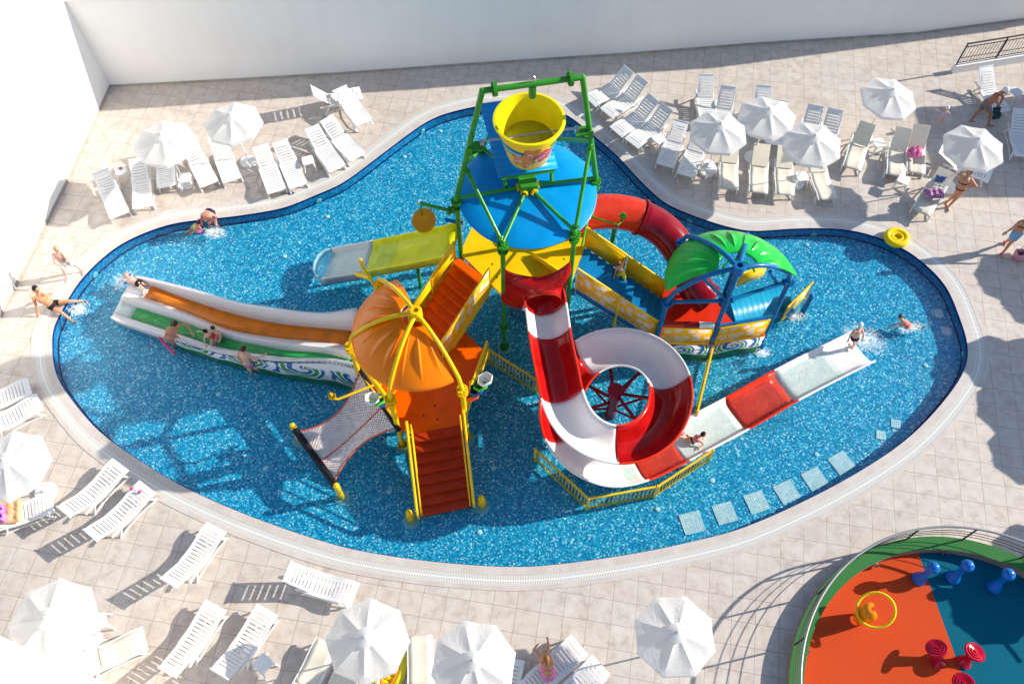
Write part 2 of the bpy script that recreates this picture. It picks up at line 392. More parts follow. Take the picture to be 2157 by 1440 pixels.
# ---- water
def water_mat(name, tint, sc1=5.0):
    m = bpy.data.materials.new(name); m.use_nodes = True; t = m.node_tree; t.nodes.clear(); P = wpos(t)
    out = N(t, 'ShaderNodeOutputMaterial')
    gl = N(t, 'ShaderNodeBsdfGlossy'); gl.inputs['Roughness'].default_value = 0.06
    tr = N(t, 'ShaderNodeBsdfTransparent')
    wv = N(t, 'ShaderNodeTexNoise', i_Scale=sc1, i_Detail=5, i_Roughness=0.6, i_Distortion=0.8); t.links.new(P, wv.inputs['Vector'])
    bp = N(t, 'ShaderNodeBump'); bp.inputs['Distance'].default_value = 0.05; bp.inputs['Strength'].default_value = 0.9
    t.links.new(wv.outputs[0], bp.inputs['Height']); t.links.new(bp.outputs[0], gl.inputs['Normal'])
    # caustic light lines, painted into the transparent tint by a cell pattern
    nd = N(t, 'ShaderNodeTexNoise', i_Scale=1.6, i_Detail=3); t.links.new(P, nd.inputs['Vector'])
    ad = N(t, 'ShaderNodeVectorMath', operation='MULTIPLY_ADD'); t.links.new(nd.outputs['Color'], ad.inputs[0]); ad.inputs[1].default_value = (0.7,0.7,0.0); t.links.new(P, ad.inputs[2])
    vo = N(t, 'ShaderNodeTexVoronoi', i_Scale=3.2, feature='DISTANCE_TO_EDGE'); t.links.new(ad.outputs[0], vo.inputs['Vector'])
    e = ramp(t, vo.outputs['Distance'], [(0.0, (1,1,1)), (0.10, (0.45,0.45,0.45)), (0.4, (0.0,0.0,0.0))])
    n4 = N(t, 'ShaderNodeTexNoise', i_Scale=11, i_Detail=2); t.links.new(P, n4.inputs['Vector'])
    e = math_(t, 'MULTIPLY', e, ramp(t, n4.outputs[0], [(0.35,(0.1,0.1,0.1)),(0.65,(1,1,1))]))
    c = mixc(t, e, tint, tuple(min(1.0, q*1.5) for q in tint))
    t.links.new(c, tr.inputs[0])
    lw_ = N(t, 'ShaderNodeLayerWeight'); lw_.inputs[0].default_value = 0.5; t.links.new(bp.outputs[0], lw_.inputs['Normal'])
    fr = math_(t, 'MULTIPLY_ADD', math_(t, 'POWER', lw_.outputs['Facing'], 5.0), 0.95, 0.025)
    mx = N(t, 'ShaderNodeMixShader'); t.links.new(fr, mx.inputs[0]); t.links.new(tr.outputs[0], mx.inputs[1]); t.links.new(gl.outputs[0], mx.inputs[2])
    t.links.new(mx.outputs[0], out.inputs[0]); return m
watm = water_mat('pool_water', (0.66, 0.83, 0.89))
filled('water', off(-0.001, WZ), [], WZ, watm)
# ---- white walls
def stucco():
    m, t, b = nodes('white_render'); P = wpos(t)
    n1 = N(t, 'ShaderNodeTexNoise', i_Scale=0.35, i_Detail=6, i_Roughness=0.55); t.links.new(P, n1.inputs['Vector'])
    n2 = N(t, 'ShaderNodeTexNoise', i_Scale=40, i_Detail=3); t.links.new(P, n2.inputs['Vector'])
    mp = N(t, 'ShaderNodeMapping'); mp.inputs['Scale'].default_value = (2.5,2.5,0.25); t.links.new(P, mp.inputs[0])
    n3 = N(t, 'ShaderNodeTexNoise', i_Scale=1.0, i_Detail=6); t.links.new(mp.outputs[0], n3.inputs['Vector'])
    c = ramp(t, n1.outputs[0], [(0.3, (0.83,0.81,0.785)), (0.7, (0.88,0.865,0.84))])
    c = mixc(t, math_(t, 'MULTIPLY', ramp(t, n3.outputs[0], [(0.5,(0,0,0)),(0.75,(1,1,1))]), 0.12), c, (0.62,0.60,0.57))
    t.links.new(c, b.inputs['Base Color']); b.inputs['Roughness'].default_value = 0.85
    bump(t, b, n2.outputs[0], 0.004, 0.3); return m
stuc = stucco()
skirt = plastic('skirting_stone', (0.42,0.38,0.32), 0.7, 0.2)
bw = [Wp(x, y, 0) for x, y in ((232,183),(480,170),(720,156),(998,136),(1320,115),(1600,93),(1928,72),(2157,42))]
bw = bw[:-1]+[bw[-1], bw[-1]+(bw[-1]-bw[-2])*1.6]
def wall(name, line, h, th, label, inward):
    "line: list of ground points; thickness goes away from the deck"
    e = empty(name, line[0], label, 'wall')
    nn = []
    for i, p in enumerate(line):
        t = line[min(i+1, len(line)-1)]-line[max(i-1, 0)]; t.normalize(); q = V((-t.y, t.x, 0))
        nn.append(q if q.dot(inward) < 0 else -q)
    up = V((0,0,h))
    a = MB(); a.loft([[p for p in line], [p+up for p in line], [p+up+q*th for p, q in zip(line, nn)], [p+q*th for p, q in zip(line, nn)]])
    a.quad(line[0], line[0]+up, line[0]+up+nn[0]*th, line[0]+nn[0]*th); a.quad(line[-1], line[-1]+up, line[-1]+up+nn[-1]*th, line[-1]+nn[-1]*th)
    a.build('wall_face', stuc, e, ang=60)
    b = MB(); z = V((0,0,0.003)); s = V((0,0,0.09))
    b.loft([[p-q*0.02+z for p, q in zip(line, nn)], [p-q*0.02+s for p, q in zip(line, nn)], [p+q*0.01+s for p, q in zip(line, nn)]])
    b.build('skirting', skirt, e, ang=60)
    c = MB(); c.loft([[p+up*1.0-q*0.06+V((0,0,0.0)) for p, q in zip(line, nn)], [p+up-q*0.06+V((0,0,0.08)) for p, q in zip(line, nn)], [p+up+q*(th+0.06)+V((0,0,0.08)) for p, q in zip(line, nn)], [p+up+q*(th+0.06) for p, q in zip(line, nn)]])
    c.build('wall_cap', stuc, e, ang=60)
    return e
wall('back_wall', bw, 3.7, 0.35, 'long white rendered wall in shade along the far side of the deck', V((0,-1,0)))
lw = [Wp(232,183,0)+V((0.0,0.2,0)), Wp(232,183,0), Wp(143,380,0), Wp(0,670,0)]; lw.append(lw[-1]+(lw[-1]-lw[-2])*0.6)
wall('side_wall', lw[1:], 7.6, 0.4, 'tall white rendered wall in full sun on the left edge of the deck', V((1,0,0)))
# near parapet at the bottom left
pa, pb = Wp(-30,1330,4.0), Wp(228,1452,4.0)
dv = (pb-pa); pa = pa-dv*0.5; pb = pb+dv*0.6; n_ = V((dv.y, -dv.x, 0)).normalized()
if n_.dot(V((-1,-1,0))) < 0: n_ = -n_
e = empty('parapet_wall', V((pa.x, pa.y, 0)), 'cream white parapet wall crossing the bottom left corner', 'wall')
MB().prism([pa, pb, pb+n_*3, pa+n_*3], (0,0,-4.0)).build('wall_face', stuc, e)
MB().prism([pa-n_*0.05+V((0,0,0.1)), pb-n_*0.05+V((0,0,0.1)), pb+n_*3.05+V((0,0,0.1)), pa+n_*3.05+V((0,0,0.1))], (0,0,-0.1)).build('wall_cap', stuc, e)
# ---- raised terrace with a railing, top right
tb = [Wp(2007,156,0), Wp(2157,131,0)]; td = (tb[1]-tb[0]).normalized(); tb[1] = tb[0]+td*7
tn = V((-td.y, td.x, 0)); tz = 0.34
e = empty('low_wall', tb[0], 'low white wall under the dark railing near the top right corner', 'wall')
MB().prism([tb[0]+V((0,0,tz)), tb[1]+V((0,0,tz)), tb[1]+tn*0.2+V((0,0,tz)), tb[0]+tn*0.2+V((0,0,tz))], (0,0,-tz)).build('wall_face', stuc, e)
e = empty('railing', tb[0]+tn*0.1+V((0,0,tz)), 'dark metal railing with thin upright bars on the low wall at the top right', 'railing')
r0 = tb[0]+tn*0.1+V((0,0,tz)); r1 = tb[1]+tn*0.1+V((0,0,tz)); zz = V((0,0,0.95))
a = MB(); a.tube([r0+zz, r1+zz], 0.03, 8); a.build('top_rail', brown_mt, e)
a = MB(); a.tube([r0+V((0,0,0.08)), r1+V((0,0,0.08))], 0.018, 6); a.tube([r0+V((0,0,0.80)), r1+V((0,0,0.80))], 0.018, 6); a.tube([r0+V((0,0,0.3)), r1+V((0,0,0.3))], 0.012, 6); a.build('lower_rails', brown_mt, e)
for i in range(5):
    p = r0+td*(1.55*i+0.02); MB().tube([p, p+zz], 0.028, 8).build('post', brown_mt, e)
for i in range(56):
    p = r0+td*(0.125*i+0.12)
    MB().tube([p+V((0,0,0.08)), p+V((0,0,0.80))], 0.008, 5).build('baluster', brown_mt, e)
# ================================================================ SPLASH PAD
def rubber(name, col):
    m, t, b = nodes(name); P = wpos(t)
    n1 = N(t, 'ShaderNodeTexNoise', i_Scale=55, i_Detail=3); t.links.new(P, n1.inputs['Vector'])
    n2 = N(t, 'ShaderNodeTexNoise', i_Scale=0.9, i_Detail=6); t.links.new(P, n2.inputs['Vector'])
    c = ramp(t, n1.outputs[0], [(0.3, tuple(q*0.78 for q in col)), (0.7, tuple(q*1.15 for q in col))])
    c = mixc(t, math_(t, 'MULTIPLY', n2.outputs[0], 0.35), c, tuple(q*0.7 for q in col))
    t.links.new(c, b.inputs['Base Color']); b.inputs['Roughness'].default_value = 0.8; b.inputs['Specular IOR Level'].default_value = 0.08; bump(t, b, n1.outputs[0], 0.006, 0.5); return m
rub_o, rub_t, rub_g = rubber('orange_rubber', (0.62,0.075,0.018)), rubber('teal_rubber', (0.0,0.12,0.19)), rubber('green_rubber', (0.05,0.19,0.055))
padz = 0.02
q0, q1 = Wp(1930,1153,padz), Wp(2027,1421,padz); dl = (q1-q0).normalized(); dn = V((-dl.y, dl.x, 0))
ring = [PC_+V((PRI*cos(2*pi*i/96), PRI*sin(2*pi*i/96), padz)) for i in range(96)]
oa = [p for p in ring if (p-q0).dot(dn) < 0]; ob = [p for p in ring if (p-q0).dot(dn) >= 0]
def chordsplit(sgn):
    # polygon of the circle on one side of the line q0 + s*dl
    b = (q0-PC_).to_2d().dot(dl.to_2d()); c = (q0-PC_).to_2d().length_squared-PRI*PRI; dsc = math.sqrt(b*b-c)
    s0, s1 = -b-dsc, -b+dsc; A, B = q0+dl*s0, q0+dl*s1
    aA = math.atan2(A.y-PC_.y, A.x-PC_.x); aB = math.atan2(B.y-PC_.y, B.x-PC_.x)
    if sgn > 0: a0, a1 = aA, aB
    else: a0, a1 = aB, aA
    while a1 < a0: a1 += 2*pi
    return [PC_+V((PRI*cos(a0+(a1-a0)*i/60), PRI*sin(a0+(a1-a0)*i/60), padz)) for i in range(61)]
h1, h2 = chordsplit(1), chordsplit(-1)
c1 = sum((p for p in h1), V())/61
left, right = (h1, h2) if c1.x < (sum((p for p in h2), V())/61).x else (h2, h1)
MB().quad(*left).build('play_surface', rub_o)['kind'] = 'structure'
MB().quad(*right).build('play_surface', rub_t)['kind'] = 'structure'
e = empty('round_kerb', PC_, 'round raised kerb with a green top round the orange and teal play area', 'kerb')
a = MB(); a.lathe([(PRI, PADH), (PRO, PADH)], PC_, 128); a.build('kerb_top', rub_g, e)
a = MB(); a.lathe([(PRO, 0.0), (PRO, PADH-0.002)], PC_, 128); a.lathe([(PRI, padz), (PRI, PADH-0.002)], PC_, 128); a.build('kerb_side', plastic('kerb_brown', (0.30,0.22,0.17), 0.7, 0.2), e)
e = empty('curved_railing', PC_+V((0,0,PADH)), 'curved steel railing with thin horizontal rods round the play area', 'railing')
a0_, a1_ = R(25), R(205); rr_ = PRO-0.03
def arc(r, z, n=90, a0=a0_, a1=a1_): return [PC_+V((r*cos(a0+(a1-a0)*i/n), r*sin(a0+(a1-a0)*i/n), z)) for i in range(n+1)]
MB().tube(arc(rr_, 1.20), 0.032, 8).build('top_rail', plastic('grey_steel', (0.30,0.31,0.33), 0.45, 0.1, metal=0.3), e)
for z in (0.60, 0.76, 0.92): MB().tube(arc(rr_, z), 0.010, 5).build('rod', brown_mt, e)
for i in range(9):
    an = R(196)-R(19.3)*i
    p = PC_+V((rr_*cos(an), rr_*sin(an), PADH)); MB().tube([p-V((0,0,0.02)), p+V((0,0,0.88))], 0.024, 8).build('post', brown_mt, e)
# ================================================================ PLAY STRUCTURE
HEX0 = R(10.7)
T0, O0, B0 = V((0.38,14.80,0)), V((-2.45,11.72,0)), V((5.88,13.05,0))
def hx(c, k, z, r=1.85, rot=0): a = HEX0+k*pi/3+rot; return V((c.x+r*cos(a), c.y+r*sin(a), z))
def flower_mat(name, base, fl, sc=2.6):
    m, t, b = nodes(name); P = wpos(t)
    uv = coords(t, 'UV')
    vo = N(t, 'ShaderNodeTexVoronoi', i_Scale=sc, voronoi_dimensions='2D'); vo.inputs['Randomness'].default_value = 0.95; t.links.new(uv, vo.inputs['Vector'])
    sc_ = N(t, 'ShaderNodeVectorMath', operation='SCALE'); sc_.inputs[3].default_value = sc; t.links.new(uv, sc_.inputs[0])
    sb = N(t, 'ShaderNodeVectorMath', operation='SUBTRACT'); t.links.new(sc_.outputs[0], sb.inputs[0])
    ps = N(t, 'ShaderNodeVectorMath', operation='SCALE'); ps.inputs[3].default_value = sc; t.links.new(vo.outputs['Position'], ps.inputs[0]); t.links.new(ps.outputs[0], sb.inputs[1])
    sp = N(t, 'ShaderNodeSeparateXYZ'); t.links.new(sb.outputs[0], sp.inputs[0])
    ang = math_(t, 'ARCTAN2', sp.outputs[1], sp.outputs[0])
    spc = N(t, 'ShaderNodeSeparateColor'); t.links.new(vo.outputs['Color'], spc.inputs[0])
    rr = math_(t, 'MULTIPLY_ADD', math_(t, 'COSINE', math_(t, 'ADD', math_(t, 'MULTIPLY', ang, 5.0), math_(t, 'MULTIPLY', spc.outputs[0], 6.28))), 0.085, 0.43)
    rr = math_(t, 'MULTIPLY', rr, math_(t, 'MULTIPLY_ADD', spc.outputs[1], 0.3, 0.72))
    ln = N(t, 'ShaderNodeVectorMath', operation='LENGTH'); t.links.new(sb.outputs[0], ln.inputs[0])
    inside = math_(t, 'LESS_THAN', ln.outputs['Value'], rr)
    core = math_(t, 'LESS_THAN', ln.outputs['Value'], 0.07)
    pet = math_(t, 'LESS_THAN', math_(t, 'ABSOLUTE', math_(t, 'SINE', math_(t, 'ADD', math_(t, 'MULTIPLY', ang, 2.5), math_(t, 'MULTIPLY', spc.outputs[0], 3.14)))), 0.10)
    mask = math_(t, 'MULTIPLY', inside, math_(t, 'SUBTRACT', 1.0, math_(t, 'MAXIMUM', core, pet)))
    t.links.new(mixc(t, mask, base, fl), b.inputs['Base Color']); b.inputs['Roughness'].default_value = 0.35; b.inputs['Coat Weight'].default_value = 0.2
    return m
flowers = flower_mat('hibiscus_print', (0.92,0.48,0.003), (0.80,0.66,0.58), 3.6)
def wave_mat(name, L=1.5, KK=1.9, yc=0.66):
    "blue and green curling wave print, uv in metres"
    m, t, b = nodes(name); uv = coords(t, 'UV')
    sp = N(t, 'ShaderNodeSeparateXYZ'); t.links.new(uv, sp.inputs[0])
    fx = math_(t, 'SUBTRACT', math_(t, 'FRACT', math_(t, 'DIVIDE', sp.outputs[0], L)), 0.5)
    x = math_(t, 'MULTIPLY', fx, L); y = math_(t, 'SUBTRACT', sp.outputs[1], yc)
    r_ = math_(t, 'SQRT', math_(t, 'ADD', math_(t, 'MULTIPLY', x, x), math_(t, 'MULTIPLY', math_(t, 'MULTIPLY', y, y), 1.6)))
    an = math_(t, 'DIVIDE', math_(t, 'ARCTAN2', y, x), 2*pi)
    s = math_(t, 'FRACT', math_(t, 'ADD', math_(t, 'MULTIPLY', r_, KK), an))
    wv = N(t, 'ShaderNodeTexNoise', i_Scale=3.2, i_Detail=1, i_Distortion=1.2); t.links.new(uv, wv.inputs['Vector'])
    s = math_(t, 'FRACT', math_(t, 'ADD', s, math_(t, 'MULTIPLY', wv.outputs[0], 0.3)))
    Wc, Bc, Gc = (0.76,0.76,0.75), (0.004,0.11,0.32), (0.03,0.26,0.03)
    c = ramp(t, s, [(0.0, Wc), (0.16, Bc), (0.42, Wc), (0.50, Gc), (0.68, Wc), (0.76, Bc), (0.88, Wc)], 'CONSTANT')
    # green swell along the foot
    f2 = math_(t, 'ADD', sp.outputs[1], math_(t, 'MULTIPLY', math_(t, 'SINE', math_(t, 'MULTIPLY', sp.outputs[0], 6.0)), 0.05))
    low = math_(t, 'LESS_THAN', f2, 0.36); c = mixc(t, low, c, Gc)
    low2 = math_(t, 'LESS_THAN', math_(t, 'ABSOLUTE', math_(t, 'SUBTRACT', f2, 0.385)), 0.028); c = mixc(t, low2, c, Wc)
    hi = math_(t, 'GREATER_THAN', sp.outputs[1], math_(t, 'MULTIPLY_ADD', math_(t, 'SINE', math_(t, 'MULTIPLY', sp.outputs[0], 2*pi/L)), 0.08, 1.04)); c = mixc(t, hi, c, Wc)
    t.links.new(c, b.inputs['Base Color']); b.inputs['Roughness'].default_value = 0.3; b.inputs['Coat Weight'].default_value = 0.3
    return m
waves = wave_mat('wave_print')
waves_big = wave_mat('large_wave_print', 1.7, 1.35, 0.85)
def uvpanel(name, rows, mat, parent, thick=0.03, U=None):
    "panel from 2+ rows of points (bottom to top), uv in metres; one closed slab"
    me = bpy.data.meshes.new(name); o0 = V(parent.location); n = len(rows[0])
    vs = [p-o0 for r_ in rows for p in r_]; fs = []; uvs = []
    Ls = [0]
    for i in range(n-1): Ls.append(Ls[-1]+(rows[0][i+1]-rows[0][i]).length)
    hs = [[0]*n]
    for k in range(1, len(rows)): hs.append([hs[-1][i]+(rows[k][i]-rows[k-1][i]).length for i in range(n)])
    for k in range(len(rows)-1):
        for i in range(n-1):
            fs.append((k*n+i, k*n+i+1, (k+1)*n+i+1, (k+1)*n+i))
            uvs += [(Ls[i], hs[k][i]), (Ls[i+1], hs[k][i+1]), (Ls[i+1], hs[k+1][i+1]), (Ls[i], hs[k+1][i])]
    me.from_pydata(vs, [], fs); ul = me.uv_layers.new(name='UVMap')
    for l, q in zip(ul.data, uvs): l.uv = q
    me.materials.append(mat); o = bpy.data.objects.new(name, me); COL.objects.link(o); o.parent = parent
    md = o.modifiers.new('solid', 'SOLIDIFY'); md.thickness = thick; md.offset = 0
    me.shade_smooth(); me.set_sharp_from_angle(angle=R(40))
    return o
def flange(p, d, r, mat, parent, name='flange', t=0.05, bolts=8):
    d = V(d).normalized(); q = d.to_track_quat('Z', 'Y').to_matrix(); m = MB()
    m.lathe([(0.001,-t/2),(r,-t/2),(r,t/2),(0.001,t/2)], p, 16, M=q)
    for i in range(bolts):
        a = 2*pi*i/bolts; c = V(p)+q @ V((r*0.82*cos(a), r*0.82*sin(a), 0)); m.box(c, (0.035,0.035,t+0.05), q)
    return m.build(name, mat, parent)
def footing(p, parent): return MB().lathe([(0.001,FZ+0.02),(0.20,FZ+0.02),(0.22,FZ+0.004)], V((p.x,p.y,0)), 20).build('footing', aqua, parent)
def stairs(name, parent, top, bot, wdir, wid, n, mat, th=0.03):
    "treads and risers as one folded sheet; top/bot are mid points of the end edges"
    rows = []; d = bot-top; run = V((d.x, d.y, 0)); h = d.z; wv = V(wdir).normalized()*wid/2
    for i in range(n):
        a = top+run*(i/n)+V((0,0,h*i/n)); b = top+run*((i+1)/n)+V((0,0,h*i/n))
        rows += [[a-wv, a+wv], [b-wv+run.normalized()*0.015, b+wv+run.normalized()*0.015]]
        rows += [[b-wv+V((0,0,-0.01)), b+wv+V((0,0,-0.01))]]
    e = top+run+V((0,0,h)); rows.append([e-wv, e+wv])
    m = MB(); m.loft(rows); return m.build(name, mat, parent, solid=th, smooth=False)
def side_panel(parent, a, b, h0, h1, mat, frame, uv=True, name='side_panel', split=1, thick=0.025, pz=0.0):
    "sloping balustrade between two floor points a and b, from h0 to h1 above them"
    z0, z1 = V((0,0,h0)), V((0,0,h1)); d = b-a
    for k in range(split):
        p = a+d*(k/split)+d.normalized()*0.03; q = a+d*((k+1)/split)-d.normalized()*0.03
        rows = [[p+z0, q+z0], [p+z1, q+z1]]
        if uv: uvpanel(name, rows, mat, parent, thick)
        else:
            m = MB(); m.loft(rows); m.build(name, mat, parent, solid=thick, offset=0)
            m = MB(); 
            for u in (0.78,): m.bar(p+z0+(z1-z0)*u, q+z0+(z1-z0)*u, 0.045, 0.03)
            m.build('panel_rib', frame, parent)
        m = MB(); m.tube([p+z0, p+z1, q+z1, q+z0], 0.028, 8, closed=True); m.build('panel_frame', frame, parent)
# ---------------------------------------------------------------- bucket tower
e = empty('bucket_tower', V((T0.x, T0.y, FZ)), 'tall green steel tower with a round blue roof carrying the yellow tipping bucket', 'play tower')
RZ, FL = 4.86, 2.6
MB().lathe([(0.001,RZ+0.16),(0.6,RZ+0.11),(1.2,RZ+0.06),(1.80,RZ),(1.82,RZ-0.02),(1.80,RZ-0.05),(0.001,RZ-0.05)], V((T0.x+0.02,T0.y-0.01,0)), 72).build('roof', blue_roof, e, ang=50)
MB().lathe([(1.76,RZ-0.052),(1.76,RZ-0.13),(1.66,RZ-0.13),(1.66,RZ-0.052)], V((T0.x,T0.y,0)), 72).build('roof_ring', green_mt, e)
for k in range(6):
    p = hx(T0, k, 0)
    MB().tube([V((p.x,p.y,FZ)), V((p.x,p.y,RZ+0.12))], 0.066, 14).build('post', green_mt, e)
    flange(V((p.x,p.y,RZ+0.02)), (0,0,1), 0.15, green_mt, e); flange(V((p.x,p.y,RZ-0.22)), (0,0,1), 0.14, green_mt, e)
    flange(V((p.x,p.y,0.9)), (0,0,1), 0.13, green_mt, e); flange(V((p.x,p.y,FZ+0.12)), (0,0,1), 0.14, green_mt, e); footing(p, e)
hub = V((T0.x+0.03, T0.y, RZ+0.24))
MB().box(hub, (0.46,0.40,0.36), Matrix.Rotation(HEX0, 3, 'Z')).build('hub', green_mt, e, bevel=0.02)
for k in range(6):
    p = hx(T0, k, RZ+0.14); d = (p-hub); d.z = 0; d.normalize()
    MB().tube([hub+d*0.2-V((0,0,0.04)), p+V((0,0,0.0))], 0.047, 12).build('roof_beam', green_mt, e)
    flange(hub+d*0.26-V((0,0,0.04)), d, 0.10, yellow_mt if k in (3,4,5,0) else green_mt, e, t=0.03)
TZ = 8.45
C_, D_ = hx(T0, 3, RZ+0.1), hx(T0, 0, RZ+0.1)
tc, tdx = Wp(1015,188,TZ), Wp(1228,166,TZ)
dxy = (D_-C_); dxy.z = 0; ux = dxy.normalized()
mid = (tc+tdx)/2; half = (tdx-tc).length/2
tcl = V((T0.x,T0.y,TZ))+V((mid.x-T0.x, mid.y-T0.y, 0))-ux*half; tcr = tcl+ux*2*half
for a_, b_ in ((C_, tcl), (D_, tcr)):
    m = MB(); m.tube([a_, b_], 0.072, 14); m.ball(b_, 0.075); m.build('frame_leg', green_mt, e)
MB().tube([tcl, tcr], 0.072, 14).build('top_beam', green_mt, e)
for s_, p in ((1, tcl), (-1, tcr)): flange(p+ux*s_*0.28, ux, 0.17, green_mt, e, t=0.07)
md_ = (tcl+tcr)/2
m = MB(); m.tube([md_+V((0,0,-0.05)), md_+V((0,0,-0.38))], 0.09, 12); m.build('beam_stub', green_mt, e)
m = MB(); m.tube([md_+V((0,0,0.15))+ux*0.07*cos(a)+V((0,0,0.07*sin(a))) for a in [2*pi*i/12 for i in range(12)]], 0.012, 5, closed=True); m.build('lifting_eye', steel, e)
AX = 6.75                                    # bucket axle height
fr = lambda a_, b_, z: a_+(b_-a_)*((z-a_.z)/(b_.z-a_.z))
jl, jr = fr(C_, tcl, AX), fr(D_, tcr, AX)
vx = V((-ux.y, ux.x, 0))
for a_, s_, k in ((jl, 1, 4), (jr, -1, 5)):
    m = MB(); m.bar(a_+ux*s_*0.05, a_+ux*s_*0.36, 0.30, 0.03); m.bar(a_+V((0,0,-0.14)), a_+ux*s_*0.34, 0.30, 0.025); m.bar(a_+V((0,0,-0.14))-vx*0.15, a_+V((0,0,0.12))-vx*0.15, 0.03, 0.12); m.build('axle_bracket', green_mt, e)
    m = MB(); m.box(a_+ux*s_*0.32+V((0,0,0.07)), (0.10,0.14,0.16), Matrix.Rotation(HEX0,3,'Z')); m.build('axle_bearing', steel, e)
    j2 = fr(C_, tcl, 6.15) if s_ > 0 else fr(D_, tcr, 6.35)
    f_ = hx(T0, k, RZ+0.1); m = MB(); m.tube([j2, f_], 0.052, 12); m.build('brace', green_mt, e); flange(j2+(f_-j2).normalized()*0.16, f_-j2, 0.085, green_mt, e, t=0.03, bolts=6)
    bk = hx(T0, 2 if s_ > 0 else 1, RZ+0.1); m = MB(); m.tube([j2, bk], 0.052, 12); m.build('brace', green_mt, e)
    flange(f_+(j2-f_).normalized()*0.15, j2-f_, 0.10, green_mt, e, t=0.03, bolts=6)
# splash board under the bucket
uv_ = lambda c, u, v, z: V((c.x+ux.x*u+vx.x*v, c.y+ux.y*u+vx.y*v, z))
bl, br = Wp(1050,375,5.35), Wp(1176,356,5.35); fl_ = Wp(1011,220,5.75)
bv = fl_-bl; rows = []; n = 60
for i in range(n+1):
    z = V((0,0,0.028*(abs((i/5.0) % 1-0.5)*4-1 if False else (1 if (i % 5) in (0,1) else 0))))
    rows.append([bl+bv*(i/n)+z, br+bv*(i/n)+z])
m = MB(); m.loft(rows); m.build('splash_board', blue_roof, e, solid=0.03, ang=20)
m = MB()
for q in (0.12, 0.9):
    pp = bl+bv*0.02+(br-bl)*q; m.tube([pp-V((0,0,0.06)), V((pp.x, pp.y-0.12, RZ+0.15))], 0.05, 4)
m.tube([bl+bv*0.01-V((0,0,0.07))+(br-bl)*0.05, bl+bv*0.01-V((0,0,0.07))+(br-bl)*0.95], 0.055, 4)
m.build('board_support', green_mt, e)
m = MB()
for q in (0.3, 0.75):
    pp = bl+bv*0.45+(br-bl)*q; m.tube([pp-V((0,0,0.05)), V((hub.x,hub.y+0.2,RZ+0.18))], 0.045, 8)
    pp = bl+bv*0.85+(br-bl)*q; bk = hx(T0, 2 if q < 0.5 else 1, RZ); m.tube([pp-V((0,0,0.05)), bk], 0.045, 8)
m.build('board_brace', green_mt, e)
# floor, barriers
m = MB(); m.prism([hx(T0,k,FL,1.88) for k in range(6)], (0,0,-0.10)); m.build('floor', yellow_pl, e)
for u, v_ in ((-1.05,-0.55),(-1.0,-1.0),(0.95,-0.75),(1.25,-0.55),(0.9,-1.15)): MB().disc(uv_(T0,u,v_,FL+0.004), 0.03, 8).build('drain_hole', black_rb, e)
def barrier(c, k, z, h=0.85, mat=yellow_pl, fmat=yellow_mt, par=None, shrink=0.08, name='barrier'):
    a, b = hx(c,k,z,1.85), hx(c,k+1,z,1.85); d = (b-a).normalized()*shrink
    m = MB(); m.loft([[a+d+V((0,0,0.05)), b-d+V((0,0,0.05))],[a+d+V((0,0,h)), b-d+V((0,0,h))]]); m.build(name, mat, par, solid=0.04, offset=0)
    m = MB(); m.bar(a+V((0,0,h)), b+V((0,0,h)), 0.09, 0.05); m.bar(a+V((0,0,h*0.82)), b+V((0,0,h*0.82)), 0.09, 0.03); m.build('barrier_rail', fmat, par)
barrier(T0, 1, FL, 0.8, par=e)
# inner steps down to the slide mouth, left and right cheeks
for (k, a0, a1) in ((4, 0.0, 0.30), (5, 0.0, 0.9)):
    pass
a_, b_ = hx(T0,5,FL), hx(T0,6,FL)
m = MB(); p1 = a_+V((0,0,0.0)); p2 = a_+(Wp(1230,500,3.0)-a_)*1.0
m.loft([[hx(T0,5,FL,1.8), hx(T0,5,FL,0.95)+V((-0.4,0.25,0))],[hx(T0,5,FL+0.35,1.8), hx(T0,5,FL+0.16,0.95)+V((-0.4,0.25,0))]]); m.build('kick_plate', yellow_pl, e, solid=0.05)
# left arm with the hanging disc
m = MB(); la, lb = hx(T0,3,RZ-0.45), None
lb = Wp(882,427,RZ-0.45); m.tube([la, lb], 0.052, 12); m.build('side_arm', green_mt, e); flange(la+(lb-la).normalized()*0.22, lb-la, 0.12, green_mt, e)
m = MB(); m.ball(lb, 0.07); m.build('arm_cap', aqua, e)
# right spray arm
ra = hx(T0,0,3.35,1.9); ra = Wp(1240,455,3.55); rb2 = Wp(1302,474,3.55)
m = MB(); m.tube([hx(T0,5,3.9)+V((0.25,0.3,0)), ra, rb2, rb2+V((0.10,0.12,0.0)), rb2+V((0.12,0.14,0.36))], 0.032, 8); m.build('spray_pipe', green_mt, e); flange(rb2+V((0.12,0.14,0.22)), (0,0,1), 0.09, green_mt, e, t=0.03)
# low blue water jet on the left post
jb = Wp(975,470,3.3); m = MB(); m.tube([jb, Wp(938,463,3.3)], 0.06, 10); m.build('water_jet', blue_mt, e); m = MB(); m.lathe([(0.001,0),(0.10,0),(0.10,0.03),(0.001,0.03)], jb, 12, M=Matrix.Rotation(pi/2,3,'Y')); m.build('jet_cap', white_pl, e)
